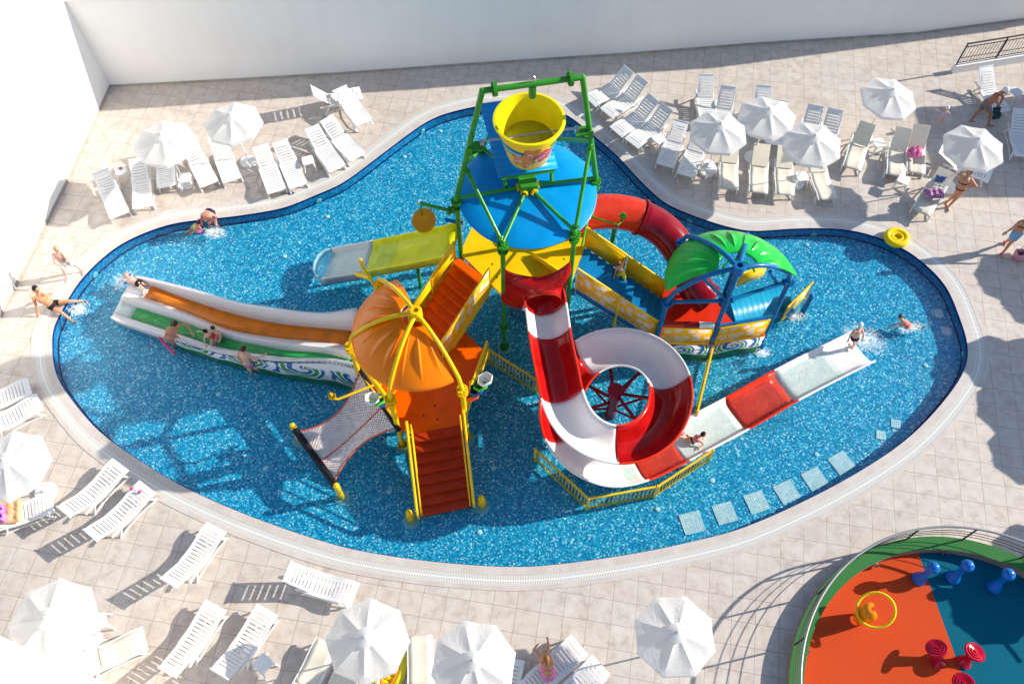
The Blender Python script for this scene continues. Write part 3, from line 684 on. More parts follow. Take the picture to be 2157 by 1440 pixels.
# ---- bucket (hangs on its axle)
BC = V((T0.x+0.03, T0.y+0.22, 0))
def bucket_mat(z0, z1):
    m, t, b = nodes('bucket_print'); o = coords(t, 'Object'); sp = N(t, 'ShaderNodeSeparateXYZ'); t.links.new(o, sp.inputs[0])
    u = math_(t, 'ARCTAN2', sp.outputs[0], math_(t, 'MULTIPLY', sp.outputs[1], -1.0)); z = sp.outputs[2]   # u = 0 faces -Y
    Y = (0.90,0.56,0.02)
    def band(zc, wd, amp, ph, col, c):
        zz = math_(t, 'ADD', z, math_(t, 'MULTIPLY', math_(t, 'SINE', math_(t, 'ADD', math_(t, 'MULTIPLY', u, 1.3), ph)), amp))
        return mixc(t, math_(t, 'LESS_THAN', math_(t, 'ABSOLUTE', math_(t, 'SUBTRACT', zz, zc)), wd), c, col)
    c = mixc(t, 0.0, Y, Y)
    c = band(0.78, 0.16, 0.10, 0.9, (0.01,0.03,0.03), c); c = band(0.85, 0.07, 0.10, 0.9, (0.01,0.13,0.34), c); c = band(0.73, 0.075, 0.10, 0.9, (0.18,0.62,0.60), c); c = band(0.645, 0.022, 0.10, 0.9, (0.02,0.22,0.06), c)
    def flower(uc, zc, sz, col, c, ph=0):
        x = math_(t, 'MULTIPLY', math_(t, 'SUBTRACT', u, uc), 0.66); y = math_(t, 'SUBTRACT', z, zc)
        r_ = math_(t, 'SQRT', math_(t, 'ADD', math_(t, 'MULTIPLY', x, x), math_(t, 'MULTIPLY', y, y))); a = math_(t, 'ARCTAN2', y, x)
        sz = sz*1.15; pr = math_(t, 'MULTIPLY_ADD', math_(t, 'ABSOLUTE', math_(t, 'COSINE', math_(t, 'ADD', math_(t, 'MULTIPLY', a, 2.5), ph))), sz*0.42, sz*0.62)
        c = mixc(t, math_(t, 'LESS_THAN', r_, math_(t, 'ADD', pr, 0.018)), c, (0.015,0.015,0.012))
        f = mixc(t, math_(t, 'LESS_THAN', math_(t, 'ABSOLUTE', math_(t, 'SINE', math_(t, 'ADD', math_(t, 'MULTIPLY', a, 5.0), ph))), 0.10), col, (0.10,0.02,0.0))
        c = mixc(t, math_(t, 'LESS_THAN', r_, pr), c, f)
        # stamen
        st = math_(t, 'MULTIPLY', math_(t, 'LESS_THAN', math_(t, 'ABSOLUTE', math_(t, 'ADD', y, math_(t, 'MULTIPLY', x, -0.35))), 0.014), math_(t, 'LESS_THAN', math_(t, 'ABSOLUTE', math_(t, 'SUBTRACT', x, -sz*0.5)), sz*0.5))
        return mixc(t, st, c, (0.85,0.8,0.78))
    c = flower(0.98, 0.88, 0.15, (0.06,0.34,0.06), c, 0.3)
    c = flower(0.12, 0.80, 0.20, (0.72,0.22,0.01), c, 0.8); c = flower(0.62, 0.62, 0.22, (0.66,0.045,0.02), c, 1.9); c = flower(-0.25, 0.46, 0.26, (0.74,0.24,0.01), c, 0.2)
    t.links.new(c, b.inputs['Base Color']); b.inputs['Roughness'].default_value = 0.26; b.inputs['Coat Weight'].default_value = 0.4
    return m
e = empty('tipping_bucket', BC+V((0,0,5.98)), 'large yellow bucket printed with hibiscus flowers hanging high in the green tower', 'bucket')
b0 = V((0,0,0))
m = MB(); m.lathe([(0.001,0.0),(0.44,0.0),(0.50,0.03),(0.53,0.10),(0.815,1.22),(0.81,1.24)], V((BC.x,BC.y,5.98)), 56)
o = m.build('bucket_wall', bucket_mat(0,1), e, ang=50)
m = MB(); m.lathe([(0.81,1.24),(0.86,1.24),(0.875,1.27),(0.86,1.31),(0.80,1.315),(0.785,1.29),(0.50,0.12),(0.44,0.05),(0.001,0.05)], V((BC.x,BC.y,5.98)), 56); m.build('bucket_lining', lemon_pl, e, ang=50)
m = MB(); m.lathe([(0.001,0.60),(0.612,0.60)], V((BC.x,BC.y,5.98)), 40); m.build('water_inside', olive_w, e)
m = MB(); axm = (jl+jr)/2; m.tube([jl+ux*0.30+V((0,0,0.14)), jr-ux*0.30+V((0,0,0.14))], 0.028, 10); m.build('axle', steel, e)
# ---- hanging disc
dc = Wp(893,464,3.9)
e = empty('hanging_disc', dc, 'round orange disc hanging from the green side arm over the lime slide', 'disc')
Md = Matrix.Rotation(R(-12),3,'Y') @ Matrix.Rotation(R(28),3,'X')
m = MB(); m.lathe([(0.001,-0.05),(0.32,-0.05),(0.34,0),(0.32,0.05),(0.001,0.05)], dc, 32, M=Md); m.build('disc_plate', plastic('amber_plastic',(0.72,0.28,0.01),0.35,0.15), e)
m = MB(); m.tube([dc+V((-0.05,0.1,0.05)), dc+V((-0.08,0.12,0.35)), lb+(la-lb)*0.10], 0.022, 6); m.tube([dc+V((0.2,0.25,0.02)), lb+(la-lb)*0.28], 0.012, 5); m.build('hanger', green_mt, e)
# ---------------------------------------------------------------- red funnel and spiral slide
e = empty('spiral_slide', Wp(1297,850,FZ), 'red and white open spiral slide winding down from the tower into the pool', 'slide')
f0 = P3((1058,564,3.95),(1072,573,3.70),(1095,580,3.45),(1130,584,3.32),(1162,577,3.42),(1187,563,3.66),(1201,552,3.80))
f1 = P3((1057,606,2.95),(1067,597,3.2),(1090,601,3.2),(1128,603,3.2),(1164,598,3.2),(1189,588,3.25),(1201,572,3.4))
f2 = P3((1061,636,2.40),(1077,617,2.78),(1098,614,2.95),(1134,612,3.08),(1165,609,3.02),(1183,605,2.88),(1192,597,2.8))
f3 = P3((1098,650,2.35),(1104,636,2.62),(1118,625,2.85),(1146,619,2.98),(1171,621,2.88),(1184,631,2.65),(1188,645,2.4))
def up(rows, n=5):
    cols = [[r_[j] for r_ in rows] for j in range(len(rows[0]))]; cols = [crom(c, n) for c in cols]
    rows = [[c[i] for c in cols] for i in range(len(cols[0]))]; return [crom(r_, 4) for r_ in rows]
m = MB(); m.loft(up([f0,f1,f2,f3])); m.build('slide_hood', red_gel, e, solid=0.03, ang=80)
m = MB(); m.tube(crom(f0,4), 0.022, 6); m.tube(crom(f3,4), 0.03, 8); m.build('hood_edge', redb_gel, e)
SP = [(1141,622,2.42),(1150,670,2.20),(1158,730,2.10),(1172,800,1.98),(1186,862,1.86),(1213,912,1.76),(1260,946,1.66),(1318,953,1.56),(1374,925,1.47),(1404,872,1.38),(1401,812,1.30),(1364,768,1.22),(1306,751,1.14),(1246,764,1.05),
      (1200,806,0.94),(1178,868,0.82),(1186,930,0.68),(1224,978,0.54),(1280,1000,0.40),(1342,986,0.28),(1400,957,0.18),(1468,921,0.10),(1560,872,0.03),(1665,812,-0.01),(1812,738,-0.04)]
spc = [Wp(*q) for q in SP]; NS = 8; path = crom(spc, NS)
for _ in range(4):
    path = [path[0]]+[(path[i-1]+path[i]*2+path[i+1])/4 for i in range(1, len(path)-1)]+[path[-1]]
def trough(t0, t1, mat, name='trough_section', lip=None):
    i0, i1 = int(round(t0*NS)), int(round(t1*NS)); rows = []; ra, rb_ = [], []
    for i in range(i0, i1+1):
        p = path[i]; t = (path[min(i+1,len(path)-1)]-path[max(i-1,0)]); t.z = 0; t.normalize(); s = V((t.y,-t.x,0))
        k = i/NS; fl_ = min(1, max(0, (k-17.5)/3.5)); dep = 0.50*(1-fl_)+0.27*fl_; hw = 0.55
        # bank outwards round the turn
        bank = 0.0 if k < 4 or k > 19.5 else min(1,(k-4)/2)*min(1,(19.5-k)/2)*0.16
        r_ = []
        for j in range(13):
            u = -1+2*j/12
            prof = abs(u)**(2.4+5*fl_)*dep
            r_.append(p+s*(hw*u)+V((0,0,prof-bank*(-u)*1.0*(-1)*0.0+bank*max(0,u)*0.9)))
        rows.append(r_); ra.append(r_[0]); rb_.append(r_[-1])
    m = MB(); m.loft(rows); m.build(name, mat, e, solid=0.03, ang=60, offset=1)
    for rr_i in (ra, rb_): MB().tube(rr_i, 0.032, 6).build('rim', lip or mat, e)
redl = redb_gel
for a, b, mt, lp in ((0,0.9,red_gel,redl),(0.9,1.75,white_gel,white_gel),(1.75,3.75,red_gel,redl),(3.75,6.6,white_gel,white_gel),(6.6,9.9,red_gel,redl),(9.9,13.2,white_gel,white_gel),
                  (13.2,16.0,red_gel,redl),(16.0,19.0,white_gel,white_gel),(19.0,20.4,redb_gel,redl),(20.4,21.9,white_gel,white_gel),(21.9,22.9,redb_gel,redl),(22.9,24,white_gel,white_gel)):
    trough(a, b, mt, lip=lp)
# run-out water film
rows = []
for i in range(int(18.6*NS), 24*NS-2):
    p = path[i]; t = (path[min(i+1,len(path)-1)]-path[i-1]); t.z = 0; t.normalize(); s = V((t.y,-t.x,0)); rows.append([p+s*(-0.47)+V((0,0,0.07)), p+V((0,0,0.07)), p+s*0.47+V((0,0,0.07))])
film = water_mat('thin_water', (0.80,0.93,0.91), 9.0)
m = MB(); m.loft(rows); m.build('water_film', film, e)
m = MB(); cp = Wp(1297,822,1.25); cb = V((cp.x,cp.y,FZ)); m.tube([cb, cp], 0.16, 18); m.build('centre_post', crim_gel, e); flange(cp, (0,0,1), 0.23, crim_gel, e, t=0.04, bolts=0)
for i in (8,9.6,11,12.4,13.8,15.2):
    p = path[int(i*NS)]; q = V((cp.x,cp.y,min(1.1,p.z-0.25))); d = p-q; m = MB(); m.tube([q, p-V((0,0,0.08))], 0.05, 8); m.tube([V((cp.x,cp.y,0.1)), q+(p-q)*0.6], 0.035, 8); m.build('support_arm', crim_gel, e)
for i in (2.6,17.0,20.0,22.4):
    p = path[int(i*NS)]; m = MB(); m.tube([V((p.x,p.y,FZ)), p-V((0,0,0.02))], 0.06, 10); m.build('support_leg', green_mt if i < 3 else crim_gel, e)
# ---------------------------------------------------------------- steel drum below
dm = Wp(1112,617,0.35); e = empty('water_tank', V((dm.x,dm.y,FZ)), 'low mirror steel drum with a white lid standing in the water under the tower', 'tank')
m = MB(); m.lathe([(0.60,FZ),(0.62,FZ+0.05),(0.60,0.28),(0.56,0.33)], V((dm.x,dm.y,0)), 40); m.build('tank_wall', chrome, e)
m = MB(); m.lathe([(0.56,0.332),(0.001,0.37)], V((dm.x,dm.y,0)), 40); m.build('tank_lid', white_gel, e)
# ---------------------------------------------------------------- lime slide (left)
def bent(name, parent, curves, mat, thick=0.03, caps=True):
    "curves: list of longitudinal px curves [(x,y,z)...] -> sheet"
    m = MB(); m.loft([[Wp(*q) for q in c] for c in curves]); return m.build(name, mat, parent, solid=thick, ang=50)
def channel(parent, a, b, hw, dep, mats, cuts, name='chute_section', flare=0.0, side=0.1):
    "straight open chute from a to b (floor mid points); mats per cut"
    d = b-a; dx = V((d.x,d.y,0)).normalized(); s = V((dx.y,-dx.x,0))
    for (t0, t1), mt in zip(zip(cuts[:-1], cuts[1:]), mats):
        rows = []; n = 8
        for i in range(n+1):
            t = t0+(t1-t0)*i/n; p = a+d*t
            p = V((p.x,p.y,a.z+(b.z-a.z)*(1-(1-t)**1.06)))
            rr = []
            for u, h in ((-1-side,-0.10),(-1-side,dep-0.02),(-1-side*0.5,dep),(-0.97,dep-0.03),(-0.93,0.06),(-0.80,0.0),(0.80,0.0),(0.93,0.06),(0.97,dep-0.03),(1+side*0.5,dep),(1+side,dep-0.02),(1+side,-0.10)):
                rr.append(p+s*(hw*u)+V((0,0,h)))
            rows.append(rr)
        m = MB(); m.loft(rows); m.build(name, mt, parent, solid=0.015, ang=50)
st = Wp(960,512,2.3); se = Wp(690,562,-0.02)
e = empty('lime_slide', V((se.x,se.y,FZ)), 'straight lime yellow slide with a clear white end going left from the tower', 'slide')
channel(e, st, se, 0.56, 0.24, [lime_pl, white_gel], [0, 0.66, 1.0])
dl_ = (se-st); dl_.z = 0; dl_.normalize(); sl = V((dl_.y,-dl_.x,0))
m = MB(); pts = []
clear = bpy.data.materials.new('clear_acrylic'); clear.use_nodes = True; pb_ = clear.node_tree.nodes['Principled BSDF']; pb_.inputs['Base Color'].default_value = (0.45,0.75,0.85,1); pb_.inputs['Alpha'].default_value = 0.5; pb_.inputs['Roughness'].default_value = 0.08
rows = []
for k in range(7):
    a = -pi/2+pi*k/6; r_ = 0.60
    c0 = se+sl*(r_*sin(a))+dl_*(0.42*cos(a)); rows.append([c0+V((0,0,-0.1)), c0+V((0,0,0.20)), c0*0.9+se*0.1+V((0,0,0.22)), c0*0.86+se*0.14+V((0,0,0.02))])
m.loft(rows); m.build('end_lip', clear, e, solid=0.02)
m = MB(); m.quad(*[se+sl*(0.5*sin(-pi/2+pi*k/10))+dl_*(0.38*cos(-pi/2+pi*k/10))+V((0,0,0.0)) for k in range(11)]); m.build('end_floor', clear, e)
rows = [[st+(se-st)*t+sl*u*0.5+V((0,0,0.05)) for u in (-1,0,1)] for t in (0.45,0.6,0.8,1.0)]
for r_, t in zip(rows, (0.45,0.6,0.8,1.0)):
    for p in r_: p.z = st.z+(se.z-st.z)*(1-(1-t)**1.06)+0.05
m = MB(); m.loft(rows); m.build('water_film', film, e)
for t in (0.3,0.75):
    p = st+(se-st)*t; p.z = st.z+(se.z-st.z)*(1-(1-t)**1.06); m = MB(); m.tube([V((p.x,p.y,FZ)), p-V((0,0,0.03))], 0.06, 10); m.build('support_leg', green_mt, e)
# ---------------------------------------------------------------- twin lane slide
e = empty('twin_lane_slide', Wp(500,690,FZ), 'wide white twin slide with an orange lane and a green lane', 'slide')
Fr = [(285,581,.22),(330,591,.25),(410,611,.33),(497,636,.52),(590,651,.92),(680,660,1.28),(752,650,1.62)]
Fi = [(283,584,.20),(328,594,.23),(407,614,.31),(494,639,.50),(588,655,.90),(680,665,1.25),(752,656,1.58)]
Fb = [(279,590,.02),(319,602,.03),(401,632,.06),(491,661,.18),(590,682,.50),(680,691,.82),(748,697,1.05)]
On = [(262,614,.0),(303,626,.0),(394,658,.05),(484,694,.16),(590,712,.47),(680,720,.78),(735,728,1.0)]
Dt = [(256,622,.14),(298,634,.14),(390,665,.18),(479,700,.29),(590,722,.60),(680,731,.92),(738,739,1.15)]
Gf = [(252,634,.0),(289,648,.0),(384,678,.05),(477,712,.16),(590,736,.46),(674,743,.78),(738,757,1.0)]
Gn = [(240,659,.0),(274,671,.0),(373,703,.05),(468,733,.16),(584,751,.46),(655,759,.78),(726,772,1.0)]
Nb = [(237,664,.02),(268,676,.02),(369,708,.07),(464,738,.2),(582,755,.52),(656,760,.95),(738,778,1.05)]
Nt = [(233,668,.16),(262,680,.18),(365,712,.28),(461,740,.40),(578,755,.78),(688,755,1.30),(752,766,1.58)]
def strip(name, A, B, mat, i0=0, i1=6, sub=4):
    a = crom([Wp(*q) for q in A[i0:i1+1]], sub); b = crom([Wp(*q) for q in B[i0:i1+1]], sub)
    mm = MB(); mm.loft([a, b]); return mm.build(name, mat, e, solid=0.012)
def strips(name, Ls, mat, i0=0, i1=6, sub=4):
    mm = MB(); mm.loft([crom([Wp(*q) for q in L[i0:i1+1]], sub) for L in Ls]); return mm.build(name, mat, e, solid=0.02, ang=22)
strips('far_side', [[(x,y,z-0.22) for x,y,z in [(283,578,.22),(328,588,.25),(408,608,.33),(495,633,.52),(588,648,.92),(678,657,1.28),(752,647,1.62)]], Fr, Fi, Fb], white_gel)
strips('orange_lane', [Fb, On], plastic('orange_lane', (0.66,0.17,0.004), 0.16, 0.2, coat=0.6), 1, 6)
strips('lane_end', [Fb, On], white_gel, 0, 1)
strips('divider', [On, Dt, Gf], white_gel)
strips('green_lane', [Gf, Gn], green_lane, 1, 6); strips('lane_end', [Gf, Gn], white_gel, 0, 1)
strips('near_side', [Gn, Nb, Nt], white_gel)
top = crom([Wp(*q) for q in Nt], 4)
rows = [[V((p.x+0.02,p.y-0.05,FZ+0.02)) for p in top], [V((p.x+0.02,p.y-0.05,FZ+0.02+(p.z-FZ-0.02)*0.97)) for p in top], [p+V((0.0,-0.02,0)) for p in top]]
uvpanel('printed_side', [rows[0][8:], [V((p.x,p.y,FZ+0.02+(q.z-FZ)*0.86)) for p, q in zip(rows[0][8:], top[8:])]], waves_big, e, 0.02)
m = MB(); m.loft([[V((p.x,p.y+0.02,p.z-0.02-(p.z-FZ)*0.16)) for p in rows[2]], [p+V((0,0.0,0)) for p in rows[2]]]); m.build('side_skirt', white_gel, e, solid=0.02, offset=0)
m = MB(); m.loft([[V((p.x,p.y+0.05,FZ)) for p in top[:10]], [V((p.x,p.y-0.0,p.z)) for p in top[:10]]]); m.build('side_skirt', white_gel, e, solid=0.02, offset=0)
m = MB()
for i in range(9, len(top)-1):
    p = top[i]+(top[i+1]-top[i])*0.3; m.box(V((p.x,p.y-0.045,p.z-0.12)), (0.03,0.02,0.03)); p = top[i]+(top[i+1]-top[i])*0.75; m.box(V((p.x,p.y-0.045,p.z-0.14)), (0.03,0.02,0.03))
m.build('side_bolts', black_rb, e)
wl = MB()
wl.loft([crom([Wp(x,y,WZ+0.035+max(0,z-0.1)*1.0) for x,y,z in L[:5]], 4) for L in ([(x,y,z+0.05) for x,y,z in Fb],[(x,y,z+0.05) for x,y,z in On])])
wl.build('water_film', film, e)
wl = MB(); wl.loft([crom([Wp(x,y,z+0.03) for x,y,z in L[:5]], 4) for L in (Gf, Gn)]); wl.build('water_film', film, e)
# ---------------------------------------------------------------- huts
def half_dome(parent, c, z0, z1, a0, a1, r0, r1, mat, ribs=9, name='canopy'):
    "fluted half dome from inner radius r0 (height z1) to outer radius r1 (height z0)"
    rows = []; nr, na = 22, 270
    for i in range(nr+1):
        t = i/nr; row = []
        for j in range(na+1):
            s_ = j/na; a = a0+(a1-a0)*s_
            ph = (s_*ribs) % 1.0
            lens = math.sin(min(1,max(0,(t-0.14)/0.72))*pi); fl_ = -max(0, 1-((0.6-ph)/(0.02+0.34*lens) if ph < 0.6 else (ph-0.6)/(0.01+0.07*lens)))*lens*0.085
            # creases alternate long and short
            k = int(s_*ribs); fl_ *= (1.0 if k % 2 == 0 else 0.62)
            side = 0.0
            r_ = r0+(r1-r0)*t
            z = z1-(z1-z0)*(t**1.9)-fl_+side*0.4
            row.append(V((c.x+r_*cos(a), c.y+r_*sin(a), z)))
        rows.append(row)
    m = MB(); m.loft(rows); return m.build(name, mat, parent, solid=0.03, ang=75)
def arc_arm(parent, hubp, post, zt, mat, r=0.07, name='roof_arm', knee=0.86):
    d = V((post.x-hubp.x, post.y-hubp.y, 0)); L = d.length; d.normalize(); pts = []
    for i in range(15):
        t = i/14; x = L*t; z = hubp.z-(hubp.z-zt-0.32)*(t**2.1)
        if t > knee: 
            pass
        pts.append(V((hubp.x+d.x*x, hubp.y+d.y*x, z)))
    pts[-1] = V((post.x-d.x*0.03, post.y-d.y*0.03, zt+0.16)); pts.append(V((post.x, post.y, zt)))
    pts = [pts[0]]+[p for p in pts[1:-3]]+crom(pts[-4:], 3)[3:]
    m = MB(); m.tube(pts[0:], r, 12); return m.build(name, mat, parent)
# ---- orange hut
e = empty('orange_hut', V((O0.x,O0.y,FZ)), 'orange play hut on yellow posts with a fluted orange half dome canopy', 'play hut')
OH = Wp(877,660,4.25); OC = V((O0.x,O0.y,0)); OC = V((OH.x,OH.y,0))*0.6+OC*0.4
PT = 2.80
oposts = [(850,943),(985,925)]
pf = [Wp(850,943,-0.4), Wp(985,925,-0.4), Wp(737,728,PT), Wp(797,600,PT)]
for p in pf:
    b = V((p.x,p.y,FZ)); tp = V((p.x,p.y,PT))
    MB().tube([b, tp], 0.072, 14).build('post', yellow_mt, e); flange(tp-V((0,0,0.03)), (0,0,1), 0.15, yellow_mt, e); flange(tp-V((0,0,0.20)), (0,0,1), 0.15, yellow_mt, e)
    flange(b+V((0,0,0.22)), (0,0,1), 0.14, yellow_mt, e, bolts=8); footing(b, e)
    arc_arm(e, OH, tp, PT, yellow_mt, 0.056)
pr_ = V((OH.x,OH.y,0))+ (V((pf[1].x,pf[1].y,0))-V((OH.x,OH.y,0)))*0.2
q = Wp(842,712,4.0)
m = MB(); m.lathe([(0.07,-0.14),(0.15,-0.14),(0.15,0.14),(0.13,0.17),(0.07,0.17),(0.07,-0.14)], OH, 20); m.build('hub_ring', yellow_mt, e)
half_dome(e, V((OH.x-0.03,OH.y+0.10,0)), 3.22, 4.05, R(113), R(303), 0.38, 1.75, orange_pl, 10)
m = MB(); m.tube([V((OH.x,OH.y,3.95))+V((0.40*cos(R(a)),0.40*sin(R(a)),0)) for a in range(120,312,8)], 0.03, 6); m.build('canopy_ring', orange_pl, e)
for a, b in ((pf[0],pf[2]),(pf[2],pf[3])):
    m = MB(); m.tube([V((a.x,a.y,2.45)), V((b.x,b.y,2.45))], 0.06, 10); m.build('ring_beam', yellow_mt, e)
OF = 1.0
pl = [V((pf[3].x,pf[3].y,OF)), V((pf[2].x,pf[2].y,OF)), V((pf[0].x,pf[0].y,OF)), Wp(866,914,OF), Wp(975,893,OF), V((pf[1].x,pf[1].y,OF)), hx(O0,0,OF,1.8), hx(O0,1,OF,1.8)]
m = MB(); m.prism(pl, (0,0,-0.10)); m.build('floor', orange_dk, e)
for p in ((892,875,OF+.004),(921,883,OF+.004),(916,854,OF+.004)): MB().disc(Wp(*p), 0.03, 8).build('drain_hole', black_rb, e)
def opanel(a, b, z0, z1, mat, fr_, uv=False):
    a = V((a.x,a.y,0)); b = V((b.x,b.y,0)); side_panel(e, a, b, z0, z1, mat, fr_, uv)
opanel(pf[1], hx(O0,0,0,1.8), OF+0.05, OF+0.85, yellow_pl, yellow_mt)
opanel(pf[2], pf[0], OF+0.1, OF+0.45, orange_dk, yellow_mt)
m = MB(); m.tube(P3((1028-30,742,0.9),(950,748,0.9)), 0.075, 10); m.build('side_pipe', yellow_mt, e)
# front stairs with handrails
s0, s1 = (Wp(866,914,OF)+Wp(975,893,OF))/2, (Wp(886,1087,-0.1)+Wp(995,1071,-0.1))/2
wd = Wp(975,893,OF)-Wp(866,914,OF); wd.z = 0
stairs('stairs', e, s0, s1, wd, 1.42, 8, brick_pl)
wu = wd.normalized(); ru = V((s1.x-s0.x, s1.y-s0.y, 0)).normalized()
for sg in (-1, 1):
    a = s0+wu*sg*0.76; b = s1+wu*sg*0.76
    m = MB(); m.bar(a-V((0,0,0.08)), b-V((0,0,0.08)), 0.05, 0.20); m.build('stringer', yellow_mt, e)
    m = MB(); m.tube([a+V((0,0,0.10)), a+V((0,0,0.72))-ru*0.05, a+V((0,0,0.78))+ru*0.05, b+V((0,0,0.60)), b+V((0,0,0.50))+ru*0.04, b+V((0,0,0.05))], 0.038, 8); m.build('handrail', yellow_mt, e)
    ins = wu*(-sg)*0.10
    m = MB(); m.tube([a+V((0,0,0.62))+ins, b+V((0,0,0.42))+ins, b+V((0,0,0.10))+ins, a+V((0,0,0.30))+ins], 0.02, 6, closed=True)
    for t_ in (0.5,): m.tube([a+(b-a)*t_+V((0,0,0.20))+ins, a+(b-a)*t_+V((0,0,0.52))+ins], 0.018, 6)
    m.build('inner_rail', yellow_mt, e)
    p = b+wu*sg*0.22+ru*(-0.05); m = MB(); m.tube([V((p.x,p.y,FZ)), V((p.x,p.y,0.35))], 0.085, 12); m.ball(V((p.x,p.y,0.35)), 0.085); m.build('foot_post', yellow_mt, e); footing(p, e); flange(V((p.x,p.y,0.05)), (0,0,1), 0.12, yellow_mt, e)
# spray pipes on the hut
a = Wp(802,805,1.75); b = Wp(712,841,1.75)
m = MB(); m.tube([V((pf[2].x,pf[2].y,2.0))*0.35+V((pf[0].x,pf[0].y,2.0))*0.65, a, b, b+V((-0.12,0.02,0.02)), b+V((-0.14,0.03,0.3))], 0.036, 8); m.build('spray_pipe', yellow_mt, e); flange(b+V((-0.14,0.03,0.12)), (0,0,1), 0.10, yellow_mt, e, t=0.03)
a = Wp(786,597,3.2); b = Wp(763,560,3.35)
m = MB(); m.tube([V((pf[3].x,pf[3].y,2.5)), a, b], 0.04, 8); m.tube([b+V((0,-0.05,-0.02)), b+V((-0.02,0.1,0.2))], 0.05, 8); m.build('spray_pipe', yellow_mt, e)
m = MB(); m.tube(P3((779,585,3.2),(752,577,2.9)), 0.07, 10); m.build('spray_nozzle', yellow_mt, e)
# ---- tipping scoops
def scoop(c, label, s=1.0, rz=0):
    q = empty('tipping_scoops', c, label, 'water toy', 'tipping scoops on the orange hut'); Mz = Matrix.Rotation(rz,3,'Z')
    cols = ((0.78,0.78,0.76,'white_plastic'),(0.08,0.50,0.06,'leaf_plastic'),(0.01,0.10,0.36,'navy_plastic'),(0.75,0.10,0.03,'tomato_plastic'))
    for i, (r1, g1, b1, nm) in enumerate(cols):
        mt = white_pl if i == 0 else plastic(nm, (r1,g1,b1), 0.3, 0.1)
        o_ = Mz @ V((0.20-0.13*i, 0.0, 0.28-0.22*i))*s
        mm = MB(); k = 0.19*s; rows = []
        for h, rr in ((0.11,1.0),(0.0,1.05),(-0.08,0.75),(-0.13,0.2)):
            rows.append([c+o_+Mz @ V((k*rr*1.15*cos(2*pi*j/6), k*rr*sin(2*pi*j/6), h*s*1.1+0.05*cos(2*pi*j/6))) for j in range(6)])
        mm.loft(rows, closed=True); mm.build('scoop', mt, q, solid=0.012, ang=15)
    mm = MB(); mm.tube([c+Mz @ V((-0.25,0.02,-0.35))*s, c+Mz @ V((-0.2,0.12,0.25))*s, c+Mz @ V((0.05,0.12,0.42))*s], 0.022*s, 6); mm.tube([c+Mz @ V((-0.25,0.02,-0.1))*s, c+Mz @ V((-0.5,0.0,0.0))*s], 0.03*s, 6)
    mm.build('scoop_bracket', yellow_mt, q)
scoop(Wp(1008,815,2.2), 'chain of white, green, navy and red scoops beside the right post of the orange hut', 0.95, R(20))
scoop(Wp(801,842,2.1), 'chain of navy, green and white scoops hanging over the white climbing net', 0.95, R(215))
# ---- orange stairs between tower and orange hut
o_t, o_b = Wp(996,567,FL), Wp(898,722,1.02)
dr = V((o_b.x-o_t.x, o_b.y-o_t.y, 0)).normalized(); sw = V((-dr.y, dr.x, 0))
e = empty('orange_staircase', V((o_b.x,o_b.y,FZ)), 'orange steps with yellow side panels joining the tower to the orange hut', 'staircase')
o_t = V((T0.x,T0.y,FL))+V((cos(R(229)),sin(R(229)),0))*1.68; 
o_t = Wp(999,567,FL)
stairs('steps', e, o_t, o_b, sw, 1.20, 9, orange_dk)

for sg, mt, uvf in ((1, flowers, True), (-1, yellow_pl, False)):
    off_ = sw*sg*0.66
    side_panel(e, o_t+off_+dr*0.05, o_b+off_, -0.38 if sg > 0 else 0.0, 0.80, mt, yellow_mt, uvf, split=2)
    m = MB(); m.bar(o_t+off_-V((0,0,0.12)), o_b+off_-V((0,0,0.12)), 0.05, 0.2); m.build('stringer', yellow_mt, e)
# ---- blue stairs between tower and blue hut
b_t = Wp(1219,560,FL-0.02); b_b = Wp(1390,672,0.62)
dr = V((b_b.x-b_t.x, b_b.y-b_t.y, 0)).normalized(); sw = V((-dr.y, dr.x, 0))
e = empty('blue_staircase', V((b_b.x,b_b.y,FZ)), 'blue steps with yellow sides joining the tower to the green dome hut', 'staircase')
stairs('steps', e, b_t, b_b, sw, 1.25, 11, blue_step)
for sg, mt, uvf in ((-1, flowers, True), (1, yellow_pl, False)):
    off_ = sw*sg*0.70
    side_panel(e, b_t+off_+dr*0.02, b_b+off_-dr*0.02, -0.28 if sg < 0 else 0.04, 0.90, mt, yellow_mt, uvf, split=2)
    m = MB(); m.bar(b_t+off_-V((0,0,0.16)), b_b+off_-V((0,0,0.16)), 0.05, 0.18); m.build('stringer', blue_mt, e)
m = MB(); p = (b_t+b_b)/2-sw*0.70; m.tube([V((p.x,p.y,FZ)), V((p.x,p.y,p.z+0.9))], 0.04, 8); m.build('middle_post', yellow_mt, e)
# ---- green dome hut
e = empty('green_dome_hut', V((B0.x,B0.y,FZ)), 'play hut on blue posts with a fluted green half dome canopy and a red floor', 'play hut')
BH = Wp(1556,566,4.15); bp = [Wp(1371,755,-0.4), Wp(1595,738,-0.4)]
bL, bM, bR = bp[0], Wp(1483,757,-0.4), bp[1]
bBL, bBR = Wp(1437,503,2.9), Wp(1574,494,3.25)
QT = 2.72
bRt = Wp(1662,594,QT)
for p, q_ in ((bL, V((bL.x,bL.y,QT))), (bR, bRt), (bBL, bBL), (bBR, bBR)):
    b = V((p.x,p.y,FZ)); tp = V((q_.x,q_.y,QT))
    MB().tube([b, tp], 0.072, 14).build('post', blue_mt, e); flange(tp, (0,0,1), 0.15, blue_mt, e); footing(b, e); flange(b+V((0,0,0.25)), (0,0,1), 0.13, blue_mt, e)
    if q_ is not bBR: arc_arm(e, BH, tp, QT, blue_mt, 0.068)
